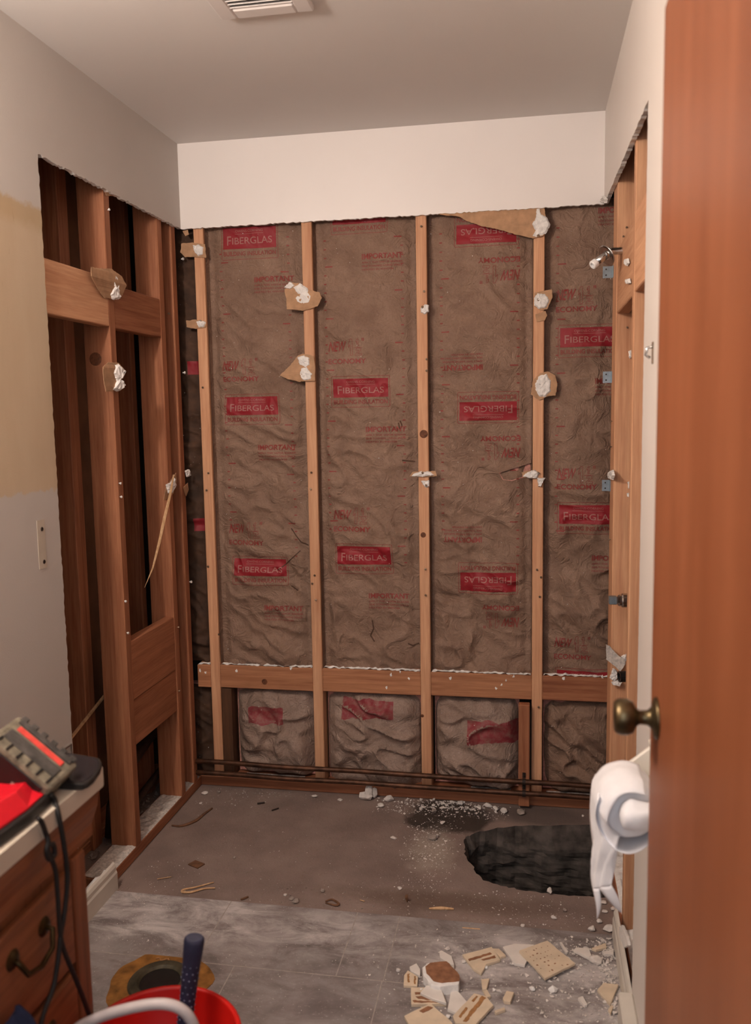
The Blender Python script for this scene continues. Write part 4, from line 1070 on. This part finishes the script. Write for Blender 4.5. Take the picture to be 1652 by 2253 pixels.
pts = [(.0, -2.44), (XV, -2.44)]+[(XV-r_+r_*cos(a), YE-r_+r_*sin(a)) for a in [pi/2*k/6 for k in range(7)]]+[(.0, YE)]
o = tag(MB().prism([(x_, y, ZV-.034) for x_, y in pts], (0, 0, .034)).build('countertop', 'countertop', bevel=.007, seg=3), 'pale rounded countertop lying on the brown vanity', 'countertop')
# charger with battery
e = thing('battery_charger', (.40, -1.87, ZV), 'red and black battery charger on the vanity top', 'charger')
def P_(u, v_, z): return on(u, v_, 'z', z)
cz = ZV+.001
foot = [(.34, -1.68), (.425, -1.705), (.468, -1.79), (.474, -1.86), (.470, -1.945), (.42, -2.00), (.32, -2.01), (.30, -1.97), (.30, -1.70)]
MB().prism([(x_, y, cz) for x_, y in foot], (0, 0, .020)).build('black_base', 'black_plastic', e, bevel=.004, seg=2)
top = [(.335, -1.685), (.42, -1.708), (.462, -1.792), (.469, -1.858), (.464, -1.94), (.417, -1.994), (.322, -2.004), (.305, -1.966), (.305, -1.704)]
mb = MB(); low = [V((x_, y, cz+.0205)) for x_, y in top]; c0 = sum(low, V((0, 0, 0)))/len(low); nk = len(low)
hi_ = [V((c0.x+(p.x-c0.x)*.84-.012, c0.y+(p.y-c0.y)*.90, cz+(.030 if p.y > -1.80 else .052))) for p in low]
mb.add(low+hi_, [tuple(range(nk-1, -1, -1)), tuple(range(nk, 2*nk))]+[(i, (i+1) % nk, nk+(i+1) % nk, nk+i) for i in range(nk)])
mb.build('red_housing', 'red_plastic', e, bevel=.006, seg=2)
lp = V((.405, -1.925, cz+.053))
MB().prism([lp+V(q) for q in ((-.05, -.035, 0), (.018, -.035, 0), (.030, -.015, 0), (.030, .02, 0), (.014, .035, 0), (-.05, .035, 0))], (0, 0, .003)).build('display_recess', 'battery_shell', e, bevel=.001)
# battery: leaning block, its top sloping down towards the room
ang = radians(40)
bx_ = V((cos(ang), .05, -sin(ang))).normalized(); by_ = V((0, 1, .05)).normalized(); by_ = (by_-bx_*by_.dot(bx_)).normalized(); bz_ = bx_.cross(by_)
bc = on(70, 1662, 'y', -1.76)-bz_*.022
e2 = thing('tool_battery', bc-V((0, 0, .05)), 'dusty dark battery pack with a red stripe, clipped on the charger', 'battery')
MB().obox(bc, bx_, by_, bz_, .070, .046, .034).build('battery_case', 'battery_dusty', e2, bevel=.007, seg=2)
MB().obox(bc+bz_*.035+by_*.016, bx_, by_, bz_, .050, .0065, .0015).build('red_stripe', 'battery_red', e2, bevel=.001)
MB().obox(bc+bz_*.035-by_*.010, bx_, by_, bz_, .056, .014, .0012).build('top_panel', 'battery_shell', e2, bevel=.001)
MB().obox(bc+bz_*.035+by_*.032, bx_, by_, bz_, .058, .006, .0030).build('top_rail', 'battery_shell', e2, bevel=.001)
mb = MB()
for k in range(6):
    MB().obox(bc+bx_*(-.055+.022*k)+by_*.043+bz_*.031, bx_, by_, bz_, .006, .007, .006).build('grip_rib', 'battery_shell', e2, bevel=.001)
    MB().obox(bc+bx_*(-.055+.022*k)-by_*.034+bz_*.0345, bx_, by_, bz_, .002, .009, .0012).build('grip_slot', 'black_plastic', e2)
MB().obox(bc-by_*.047-bz_*.002, bx_, by_, bz_, .056, .0015, .026).build('end_panel', 'black_plastic', e2, bevel=.001)
MB().obox(bc-by_*.0488+bx_*.026-bz_*.010, bx_, by_, bz_, .018, .0006, .007).build('end_label', 'label_grey', e2)
MB().obox(bc-by_*.0493+bx_*.030-bz_*.010, bx_, by_, bz_, .010, .0006, .0035).build('label_mark', 'battery_red', e2)
# phone
z = ZV+.001
ph = [(134, 1664), (142, 1656), (150, 1654), (208, 1664), (220, 1668), (224, 1676), (220, 1690), (206, 1710), (194, 1720), (182, 1725), (128, 1722), (118, 1712)]
PP = [on(u, v_, 'z', z+.012) for u, v_ in ph]; PP = [V((p.x, p.y, z)) for p in PP]
e = thing('phone', sum(PP, V((0, 0, 0)))/len(PP), 'black phone in a case lying on the counter corner', 'phone')
MB().prism(PP, (0, 0, .0115)).build('phone_case', 'black_plastic', e, bevel=.003, seg=2)
cc = sum(PP, V((0, 0, 0)))/len(PP)
MB().prism([cc+(p-cc)*.86+V((0, 0, .0105)) for p in PP], (0, 0, .0016)).build('phone_screen', 'phone_glass', e)
# clip behind the phone at the drywall edge
p = on(154, 1650, 'x', .004)
o = tag(MB().box(p+V((-.004, -.022, -.018)), p+V((0, .012, -.014))).box(p+V((-.004, -.022, .010)), p+V((0, .012, .014))).box(p+V((-.004, -.022, -.014)), p+V((0, -.018, .010))).box(p+V((-.004, .008, -.014)), p+V((0, .012, .010))).build('wire_clip', 'chrome'), 'small square metal frame at the drywall edge behind the phone', 'clip')
# cord
XC = XV+.010
def pc(u, v_, x=XC): return on(u, v_, 'x', x)
def smooth3(L, n=6): return [V(p) for p in sm([tuple(p) for p in L], n)]
s1 = [on(112, 1748, 'z', ZV+.02), on(120, 1760, 'z', ZV+.006), pc(128, 1790, XV+.004), pc(141, 1860), pc(148, 1930), pc(143, 2000), pc(133, 2060), pc(128, 2110), pc(118, 2170), pc(98, 2225), pc(80, 2290)]
s2 = [on(84, 1800, 'z', ZV+.02), on(92, 1810, 'z', ZV+.008), pc(100, 1832, XV+.006), pc(106, 1852), pc(102, 1872), pc(108, 1890), pc(120, 1880), pc(117, 1858), pc(106, 1862), pc(110, 1882), pc(122, 1915), pc(127, 1970), pc(130, 2020), pc(134, 2065), pc(146, 2105), pc(165, 2150), pc(190, 2215), pc(215, 2290)]
e = thing('power_cord', s1[3], 'thin black charger cord with a knot hanging down the vanity front', 'cord')
MB().tube(smooth3(s1), .0042, 8).build('straight_strand', 'cord_rubber', e, smooth=True)
MB().tube(smooth3(s2), .0042, 8).build('knotted_strand', 'cord_rubber', e, smooth=True)

# blue cloth on the drawer handle, lower left corner
p = on(48, 2243, 'x', XV+.02)
mb = MB(); rows = []
for k in range(12):
    a = pi*k/11
    rows.append([(p.x-.02+.03*sin(a)+.006*noise.noise(V((k*.5, j*.5, 3))), p.y-.03+.055*j/14+.004*noise.noise(V((k*.7, j, 8))), p.z-.07+.075*k/11+.010*noise.noise(V((j*.5, k*.2, 1)))) for j in range(15)])
o = mb.grid(rows).build('blue_cloth', 'blue_fabric', smooth=True); md = o.modifiers.new('thickness', 'SOLIDIFY'); md.thickness = .003
tag(o, 'dark blue cloth hanging at the lower left edge of the vanity', 'cloth')

# ------------------------------------------------------------------ bucket with tools
BZ = .345; BC = V((.615, -1.738, 0)); BR = .141
e = thing('bucket', BC, 'bright red plastic bucket standing in front of the vanity', 'bucket')
MB().lathe([(0, .001), (.118, .001), (.121, .004), (BR-.003, BZ-.055), (BR+.004, BZ-.054), (BR+.004, BZ-.048), (BR-.001, BZ-.047), (BR+.001, BZ-.012), (BR+.006, BZ-.010), (BR+.006, BZ-.003), (BR+.003, BZ), (BR-.003, BZ), (BR-.005, BZ-.004), (.117, .006), (0, .006)], BC, (0, 0, 1), 56).build('bucket_shell', 'bucket_red', e, smooth=True)
for s_ in (-1, 1): MB().lathe([(0, .014), (.010, .012), (.012, 0)], BC+V((s_*.70, -s_*.714, 0))*(BR+.002)+V((0, 0, BZ-.03)), (s_*.70, -s_*.714, 0), 14).build('handle_ear', 'bucket_red', e)
# hammer handle
tpz = .475
tp = on(428, 2062, 'y', -1.635); bt_ = V((.60, -1.70, .03))
d = (tp-bt_).normalized(); L = (tp-bt_).length
e = thing('hammer', bt_, 'dark blue rubber-gripped hammer standing head down in the bucket', 'hammer')
prof = [(0, L), (.0165, L), (.0185, L-.002), (.0195, L-.008), (.0185, L-.028), (.0165, L-.06), (.0145, L-.12), (.014, L-.20), (.0125, L-.24), (.007, L-.245), (.0068, .03), (0, .03)]
MB().lathe(prof, bt_, d, 22).build('grip', 'grip_navy', e, smooth=True)
MB().lathe([(0, .0012), (.0155, .0010), (.0165, 0)], bt_+d*L, d, 22).build('grip_end', 'grip_end_grey', e)
mb = MB(); u_ = d.orthogonal().normalized(); w_ = d.cross(u_)
for k in range(16):
    for j in range(9):
        a = 2*pi*j/9+(k % 2)*pi/9; h = L-.05-k*.0125; r = .0163 if k < 3 else .0148
        mb.lathe([(0, .0014), (.0013, .0008), (.0016, -.001)], bt_+d*h+(u_*cos(a)+w_*sin(a))*r, u_*cos(a)+w_*sin(a), 6)
o = mb.build('grip_dots', 'grip_dot', e); o['kind'] = 'stuff'
MB().box(bt_+V((-.06, -.013, -.012)), bt_+V((.045, .013, .016))).build('hammer_head', 'iron_dark', e, bevel=.004)
# white tube bent over the bucket
tb = [on(150, 2275, 'y', -1.86), on(215, 2240, 'y', -1.86), on(270, 2222, 'y', -1.86), on(330, 2210, 'y', -1.855), on(375, 2211, 'y', -1.85), on(408, 2228, 'y', -1.845), on(428, 2262, 'y', -1.84), on(436, 2310, 'y', -1.83)]
tb[0] = tb[1]+V((-.045, .0, -.03))
tb = [tb[0]+V((-.02, .02, -.06))]+tb+[tb[-1]+V((.0, .02, -.05))]
tag(MB().tube(smooth3(tb, 6), .0088, 14).build('white_tube', 'hose_white', smooth=True), 'white plastic tube arching out of the red bucket', 'tube')

# ------------------------------------------------------------------ toilet flange
fc = on(352, 2162, 'z', .003)
e = thing('toilet_flange', fc, 'old toilet flange with brown wax ring on the floor behind the bucket', 'toilet flange')
MB().lathe([(.052, -.02), (.052, .004), (.058, .010), (.075, .011), (.079, .008), (.080, .004), (.082, .0035)], fc, (0, 0, 1), 36).build('flange_ring', 'flange_iron', e, smooth=False)
MB().lathe([(.0, .0024), (.052, .0024)], fc, (0, 0, 1), 30).build('drain_dark_disc', 'black_plastic', e)  # flat black disc paints the shade inside the open drain
pts = []
for k in range(50):
    a = 2*pi*k/50; r = .125+.018*noise.noise(V((cos(a)*2, sin(a)*2, 2)))
    pts.append(fc+V((cos(a)*r*1.05, min(sin(a)*r, .104), .0004)))
MB().prism(pts, (0, 0, .0012)).build('wax_residue', 'wax_brown', e)
MB().tube([fc+V((.070, -.01, .006)), fc+V((.071, -.012, .05))], .004, 8).build('closet_bolt', 'chrome', e)
MB().tube([fc+V((-.05+.02*k/3, .085+.006*sin(k*1.7), .004)) for k in range(7)], .0022, 6).build('wax_thread', 'mortar_ochre', e)

# ------------------------------------------------------------------ broken tiles and rubble on the floor
GT = 'broken wall tiles on the vinyl floor'
def shard(px, label, mat='tile_bisque', th=.0075, strips=(), smear='mortar_ochre', z=.0035, tilt=0.0, seed=0, dots=False, cat='tile shard', name='tile_shard'):
    P = [on(u, v_, 'z', z+th) for u, v_ in px]
    c = sum(P, V((0, 0, 0)))/len(P)
    P = [V((p.x, p.y, z)) for p in P]
    e = thing(name, (c.x, c.y, z), label, cat, GT)
    MB().prism(rough_poly(P, .02, .0008, seed+3), (0, 0, th)).build('tile_body', mat, e, bevel=.0008)
    for k, s_ in enumerate(strips):
        q = [on(u, v_, 'z', z+th) for u, v_ in s_]; q = rough_poly([V((p.x, p.y, z+th-.0003)) for p in q], .006, .0014, seed+k)
        MB().prism(q, (0, 0, .0014)).build('mortar_smear', smear, e)
    if dots:
        r_ = random.Random(seed); mb = MB(); a, b_, d_ = P[0], P[1], P[3]
        for i in range(7):
            for j in range(6):
                if r_.random() < .35: continue
                p = a+(b_-a)*(.12+.76*i/6+r_.uniform(-.03, .03))+(d_-a)*(.14+.72*j/5+r_.uniform(-.03, .03))
                mb.rock((p.x, p.y, z+th), r_.uniform(.002, .0042), seed+i*9+j, squash=(1, .8, .25))
        mb.build('mortar_dots', 'mortar_brown', e)
    return e
# coordinates read off the tile heap (crop origin 860,2030, scale 2.95)
def T(*q): return [(860+x/2.95, 2030+y/2.95) for x, y in q]
shard(T((725, 155), (800, 135), (930, 142), (868, 275), (800, 262)), 'white glazed tile piece partly under the big square tile', 'tile_white', seed=1)
shard(T((832, 180), (1015, 115), (1195, 262), (1000, 360)), 'biggest square tile lying back up, dotted with brown mortar', dots=True, seed=2, z=.0115)
shard(T((463, 207), (655, 155), (710, 240), (620, 268), (585, 330), (540, 300)), 'cream tile with two brown glue lines and a broken corner', strips=(T((500, 238), (640, 196), (655, 204), (510, 250)), T((585, 240), (670, 215), (680, 228), (600, 248))), smear='mortar_brown', seed=3)
shard(T((400, 605), (540, 458), (620, 478), (664, 535), (545, 665), (420, 650)), 'cream tile with two ochre stripes lying at the frame bottom', strips=(T((465, 640), (590, 478), (615, 490), (490, 645)), T((440, 612), (490, 548), (498, 556), (452, 620)), T((525, 510), (555, 474), (564, 480), (535, 516))), seed=4, z=.006)
shard(T((85, 605), (255, 522), (400, 650), (395, 720), (150, 720)), 'large tan tile cut by the frame bottom, lower left of the heap', strips=(T((185, 575), (240, 545), (275, 555), (210, 585)),), smear='mortar_brown', seed=5, z=.006)
shard(T((130, 420), (330, 420), (360, 525), (130, 530)), 'cream tile with brown glue lines under a white shard, left of the heap', strips=(T((155, 455), (235, 452), (240, 462), (160, 468)), T((160, 480), (250, 476), (300, 510), (180, 495)), T((140, 505), (260, 512), (330, 520), (150, 520))), smear='mortar_brown', seed=6)
shard(T((190, 455), (230, 405), (325, 425), (360, 520), (270, 490)), 'white triangular shard lying on the cream tile, left of the heap', 'tile_white', seed=7, z=.0115)
shard(T((85, 340), (110, 308), (175, 350), (170, 412), (82, 405)), 'small cream tile piece with ochre bars, far left of the heap', strips=(T((105, 335), (118, 332), (122, 385), (108, 388)), T((150, 350), (162, 348), (160, 398), (148, 398))), seed=8)
shard(T((120, 285), (165, 262), (190, 300), (188, 345), (125, 310)), 'white shard leaning beside the brown-backed chunk', 'tile_white', seed=9)
shard(T((395, 425), (440, 450), (495, 515), (420, 585), (365, 560)), 'white pointed shard left of the striped cream tile', 'tile_white', seed=10, z=.004)
shard(T((585, 365), (638, 360), (620, 430), (592, 432)), 'narrow cream tile sliver in the middle of the heap, upper', seed=11)
shard(T((600, 440), (625, 432), (648, 475), (618, 484)), 'narrow cream tile sliver in the middle of the heap, lower', seed=12)
shard(T((725, 490), (750, 440), (800, 450), (775, 515), (735, 512)), 'small cream tile square right of the striped cream tile', seed=13)
shard(T((670, 570), (735, 548), (742, 562), (680, 585)), 'thin cream sliver near the frame bottom', seed=14)
shard(T((1185, 175), (1200, 160), (1285, 165), (1305, 220), (1290, 230)), 'white wedge-shaped shard right of the big square tile', 'tile_white', seed=15)
shard(T((1300, 165), (1395, 130), (1398, 160), (1330, 175)), 'cream shard in the rubble near the right wall', seed=16)
shard(T((1340, 435), (1380, 390), (1475, 400), (1425, 530)), 'tan tile piece leaning toward the right baseboard', seed=17)
shard(T((1212, 485), (1245, 475), (1275, 530), (1255, 535)), 'small pale shard alone right of centre', 'tile_white', seed=18)
shard(T((315, 185), (330, 178), (395, 215), (410, 270), (390, 272), (320, 225)), 'upright white trim tile behind the brown-backed chunk', 'tile_white', th=.014, seed=19)
shard(T((1370, 185), (1440, 175), (1445, 200), (1385, 205)), 'small flat shard against the right baseboard, far side', 'rubble_white', seed=20)
shard(T((1095, 125), (1108, 125), (1150, 185), (1138, 195)), 'thin white sliver behind the big square tile', 'tile_white', seed=21)
shard(T((655, 165), (700, 168), (745, 210), (712, 222)), 'small cream chip between the two biggest cream tiles', seed=22)
shard(T((1410, 560), (1435, 530), (1445, 545), (1425, 590)), 'small pale chip by the white trim at the lower right', seed=23)
# chunk of mortar bed with brown back
P = [on(u, v_, 'z', .03) for u, v_ in T((205, 290), (240, 262), (350, 250), (390, 285), (440, 355), (440, 400), (320, 412), (255, 400), (215, 340))]
c = sum(P, V((0, 0, 0)))/len(P)
e = thing('mortar_chunk', (c.x, c.y, .003), 'thick white wall chunk with brown paper back in the tile heap', 'rubble')
P0 = rough_poly([V((p.x, p.y, .0035)) for p in P], .012, .002, 5)
mb = MB(); P1 = [c+(p-c)*.96+V((0, 0, 0)) for p in P0]
mb.prism(P0, (0, 0, .026)); mb.build('gypsum_core', 'gypsum', e, bevel=.002)
up = [V((c.x+(p.x-c.x)*.93+.004, c.y+(p.y-c.y)*.86+.006, .0296)) for p in P0]
MB().prism(up, (0, 0, .0012)).build('brown_backing', 'mortar_brown', e)
# rounded gypsum pieces
def chunk(px, r, label, seed, mat='rubble_white', flat=.5, z=.003, group='loose rubble chunks on the floor', name='rubble_chunk', n=22):
    p = on(px[0], px[1], 'z', z)
    o = MB().rock((p.x, p.y, z+r*flat*.8), r, seed, flat=flat, n=n).build(name, mat, bevel=r*.06)
    return tag(o, label, 'rubble', group)
chunk((1310, 2118), .030, 'grey-white wall chunk in the rubble near the right wall', 31, 'rubble_white', .35, n=30)
chunk((1216, 2182), .020, 'white gypsum lump in the bare middle right of the tiles', 32, 'gypsum', .45)
chunk((1171, 2178), .011, 'small white lump left of the bigger gypsum lump', 33, 'gypsum', .5)
chunk((1087, 2179), .006, 'tiny white crumb between the tile sliver and the cream square', 34, 'gypsum', .6)
chunk((1070, 2131), .007, 'tiny white crumb below the broken-corner tile', 35, 'gypsum', .6)
chunk((1342, 2160), .008, 'small crumb just above the leaning tan tile', 36, 'rubble_white', .6)
chunk((985, 2240), .010, 'white crumb at the frame bottom between two tiles', 37, 'gypsum', .6)
chunk((928, 2182), .010, 'white crumb wedged beside the brown-backed chunk', 38, 'gypsum', .6)
chunk((876, 2137), .010, 'pale crumb at the far left of the tile heap', 39, 'rubble_white', .5)
chunk((1020, 2118), .008, 'pale crumb left of the broken-corner tile', 40, 'rubble_white', .5)
# slab rubble
z0 = 0.0
def schunk(px, r, label, seed, mat='rubble_white', flat=.5, **k): return chunk(px, r, label, seed, mat, flat, z=0.0005, **k)
P = on(812, 1757, 'z', 0)
e = tag(MB().rock((P.x, P.y, .028), .036, 51, squash=(.75, .5, .95), n=34).rock((P.x-.012, P.y-.012, .016), .034, 52, squash=(1, .6, .6), n=26).rock((P.x+.022, P.y+.004, .022), .026, 53, squash=(.5, .5, 1.0), n=22).build('rubble_chunk', 'rubble_white', bevel=.0015), 'tall white gypsum lump against the middle of the back sole plate', 'rubble', 'loose rubble chunks on the floor')
schunk((856, 1763), .020, 'flat white chunk right of the tall gypsum lump', 54, flat=.7)
schunk((838, 1775), .017, 'pale chunk in front of the tall gypsum lump', 55)
schunk((692, 1754), .012, 'white chip on the slab below the second stud', 56)
schunk((748, 1761), .016, 'flat white chip left of the tall gypsum lump', 57, flat=.2)
schunk((450, 1747), .020, 'pale flat chunk in the left back corner of the slab', 58, flat=.35)
schunk((442, 1768), .010, 'thin white chip just in front of the left corner chunk', 59, flat=.3)
schunk((482, 1744), .010, 'little grey chunk right of the left corner chunk', 60, 'rubble_grey')
schunk((1012, 1770), .018, 'white chip with a curled tail right of the middle stud', 61, flat=.45)
schunk((1072, 1777), .018, 'pale chunk beside the hole, first of the row', 62, flat=.6)
schunk((1090, 1783), .016, 'pale chunk beside the hole, second of the row', 63, flat=.6)
schunk((1108, 1788), .018, 'pale chunk beside the hole, third of the row', 64, flat=.6)
schunk((1146, 1792), .024, 'ribbed grey chunk above the hole edge', 65, 'rubble_grey', .5)
schunk((955, 1788), .016, 'grey chunk on the wet stain', 66, 'rubble_grey', .6)
schunk((974, 1812), .015, 'round pale chunk in the middle of the wet stain', 67, flat=.4)
schunk((952, 1846), .020, 'brown-grey chunk at the lower rim of the wet stain', 68, 'rubble_grey', .6)
schunk((961, 1844), .010, 'white chip leaning on the brown-grey chunk', 69, flat=.9)
schunk((866, 1846), .012, 'white chip left of the wet stain', 70, flat=.5)
schunk((879, 1956), .012, 'white crumb pile on the slab near the vinyl edge', 71, flat=.4)
schunk((628, 1970), .010, 'white chip on the slab by the vinyl edge, left half', 72, flat=.3)
schunk((650, 1985), .018, 'dirt clod on the slab by the vinyl edge', 73, 'rubble_grey', .35)
schunk((642, 1979), .010, 'small dirt clod left of the bigger clod', 74, 'rubble_grey', .5)
schunk((515, 1889), .007, 'round pebble on the bare left half of the slab', 75, 'rubble_grey', .8)
schunk((710, 1963), .008, 'grey pebble on the slab near the vinyl edge, middle', 76, 'rubble_grey', .8)
schunk((1209, 1966), .013, 'white chunk sitting on the near rim of the hole', 77, flat=.8)
schunk((1218, 2022), .010, 'white crumb on the slab in front of the hole', 78, flat=.6)
schunk((1150, 2038), .011, 'white chip at the vinyl edge below the hole', 79, flat=.3)
schunk((1302, 2047), .016, 'white chunk at the vinyl edge near the right wall, left one', 80, flat=.5)
schunk((1340, 2047), .022, 'white chunk at the vinyl edge near the right wall, right one', 81, flat=.4)
schunk((1318, 2030), .012, 'white chip under the tissue tail', 82, flat=.5)
schunk((1328, 1987), .014, 'curved white flake right of the tissue tail', 83, flat=.3)
schunk((1330, 2006), .010, 'small pale flake right of the tissue tail, lower', 84, flat=.3)
schunk((1350, 2003), .012, 'crumbly white clod near the right sole plate', 85, flat=.5)
schunk((1243, 2004), .010, 'pale crumb between the hole and the white crumb', 86, 'rubble_grey', .5)
schunk((1282, 1797), .008, 'small crumb on the far right rim of the hole', 87, flat=.6)
schunk((890, 1745), .010, 'pale chunk right of the tall lump by the sole plate', 88, flat=.6)
schunk((925, 1783), .013, 'pale chunk at the top left of the wet stain', 89, flat=.5)
# wood bits on the slab
def stickbit(px, r, label, mat='splinter_wood', z=.004, name='wood_splinter', cat='wood splinter', flat=.5):
    pts = [on(u, v_, 'z', z) for u, v_ in px]
    pts = smooth3(pts, 5) if len(pts) > 2 else pts
    rs = [r*(1-.5*abs(2*i/(len(pts)-1)-1)) for i in range(len(pts))]
    return tag(MB().tube(pts, rs, 6).build(name, mat), label, cat, 'wood splinters on the slab')
stickbit([(378, 1816), (400, 1817), (430, 1806), (450, 1790), (467, 1778)], .006, 'long curved brown splinter beside the left sole plate', 'wood_chip')
stickbit([(470, 1941), (430, 1952), (405, 1957), (401, 1962), (420, 1963), (450, 1955), (473, 1954)], .004, 'pale bent splinter folded like a hairpin on the slab')
stickbit([(346, 1934), (377, 1929)], .003, 'short pale splinter left of the hairpin one')
stickbit([(944, 1999), (970, 1998), (998, 2000)], .005, 'straight pale splinter near the vinyl edge, right half')
stickbit([(1017, 2041), (1056, 2044)], .003, 'thin pale splinter lying on the vinyl edge')
stickbit([(716, 1983), (730, 1979), (745, 1988), (738, 1992), (716, 1986)], .004, 'curled dark splinter near the vinyl edge, middle', 'wood_chip')
stickbit([(792, 1980), (802, 1983)], .003, 'short pale splinter in the dirt line near the vinyl edge')
stickbit([(530, 1979), (546, 1973)], .006, 'dark stubby wood bit near the vinyl edge, left half', 'wood_chip')
stickbit([(566, 1768), (582, 1766)], .007, 'black curved bit on the slab below the first bay', 'iron_dark')
stickbit([(598, 1783), (613, 1778)], .005, 'black chip on the slab below the first bay, nearer one', 'iron_dark')
P = [on(u, v_, 'z', .004) for u, v_ in ((413, 1901), (435, 1910), (451, 1900), (430, 1892))]
tag(MB().prism([V((p.x, p.y, .0005)) for p in P], (0, 0, .004)).build('wood_chip', 'wood_chip', bevel=.001), 'flat square brown chip lying on the left half of the slab', 'wood chip')
P = [on(u, v_, 'z', .02) for u, v_ in ((890, 1970), (897, 1958), (903, 1957), (900, 1972))]
tag(MB().rock((P[0].x+.006, P[0].y, .012), .014, 90, squash=(.5, .5, 1.1)).build('wood_chip', 'wood_chip'), 'dark upright wood stub near the white crumb pile', 'wood chip')
# torn baseboard end at the left
mb = MB(); rr = random.Random(2)
pl = [(-.72, .010), (-.735, .05), (-.742, .072), (-.76, .066), (-.775, .080), (-.80, .074), (-.83, .086), (-.90, .084), (-.90, .010)]
tag(MB().prism([(-.003, y, z_) for y, z_ in pl], (-.010, 0, 0)).build('drywall_scrap', ['gypsum'], bevel=.001), 'ragged drywall strip behind the torn end of the left baseboard', 'drywall scrap', GS)
# white trim piece at the lower right
P = on(1372, 2215, 'z', 0)
e = thing('trim_piece', (1.49, -1.20, 0), 'white trim block standing at the right wall by the door', 'trim')
MB().box((1.474, -1.60, .004), (1.5075, -1.131, .10)).build('trim_block', 'white_trim', e, bevel=.004)
# torn drywall leaning by the right baseboard
P = [on(u, v_, 'x', 1.497) for u, v_ in ((1362, 2040), (1368, 2035), (1378, 2060), (1382, 2080), (1372, 2085), (1362, 2060))]
tag(MB().prism(rough_poly(P, .01, .001, 8), (.006, 0, 0)).build('drywall_scrap', 'gypsum', bevel=.001), 'pointed white drywall sliver standing at the right wall foot', 'drywall scrap', GS)

# ------------------------------------------------------------------ crumbs nobody could count
def crumbs(name, label, areas, seed, mat):
    r_ = random.Random(seed); mb = MB()
    for (x0, x1, y0, y1, z, n, smin, smax) in areas:
        for i in range(n):
            x = r_.triangular(x0, x1, (x0+x1)/2) if r_.random() < .6 else r_.uniform(x0, x1); y = r_.uniform(y0, y1)
            s_ = smin+(smax-smin)*r_.random()**3
            if z < .002 and 1.04 < x < 1.5 and -.58 < y < -.12: continue
            mb.rock((x, y, z+s_*.3), s_, r_.random(), flat=.5, n=7)
    o = mb.build(name, mat, origin=(0, 0, 0)); o['kind'] = 'stuff'; o['label'] = label; o['category'] = 'crumbs'
crumbs('plaster_crumbs', 'white plaster crumbs scattered over the bare slab',
       [(.70, 1.20, -.12, -.0, 0, 520, .0012, .008), (.78, 1.15, -.06, .008, 0, 120, .004, .014), (.84, 1.0, -.45, -.2, 0, 160, .002, .008), (.85, 1.06, -.62, -.12, 0, 480, .0010, .004), (.0, 1.5, -.75, 0, 0, 420, .0008, .003), (1.1, 1.5, -.75, -.57, 0, 160, .001, .005), (.02, .30, -.16, -.01, 0, 120, .001, .005), (.0, .25, -.75, -.55, 0, 90, .001, .004)], 1, 'rubble_white')
crumbs('tile_crumbs', 'pale crumbs scattered around the broken tiles on the vinyl',
       [(.85, 1.49, -1.25, -.80, .003, 900, .0008, .0045), (.03, .30, -1.0, -.77, .003, 260, .0008, .003), (.1, 1.0, -1.2, -.78, .003, 420, .0007, .0025), (1.28, 1.495, -1.2, -.78, .003, 700, .001, .008), (.98, 1.49, -1.05, -.84, .003, 90, .003, .011), (1.45, 1.494, -1.12, -.77, .003, 300, .003, .010)], 2, 'rubble_white')
crumbs('dirt_crumbs', 'brown dirt crumbs along the near edge of the slab',
       [(.3, 1.4, -.75, -.62, 0, 420, .001, .005), (.0, 1.0, -.7, -.02, 0, 260, .001, .004), (.02, .5, -.05, 0, 0, 160, .001, .006)], 3, 'rubble_grey')
crumbs('cavity_rubble', 'grey rubble lying in the bottom of the left wall cavity',
       [(-.27, -.11, -.95, -.02, 0, 300, .003, .018), (-.1, -.015, -1.0, -.77, 0, 160, .002, .012)], 4, 'rubble_grey')

for o in bpy.data.objects:
    if '_o' in o: del o['_o']
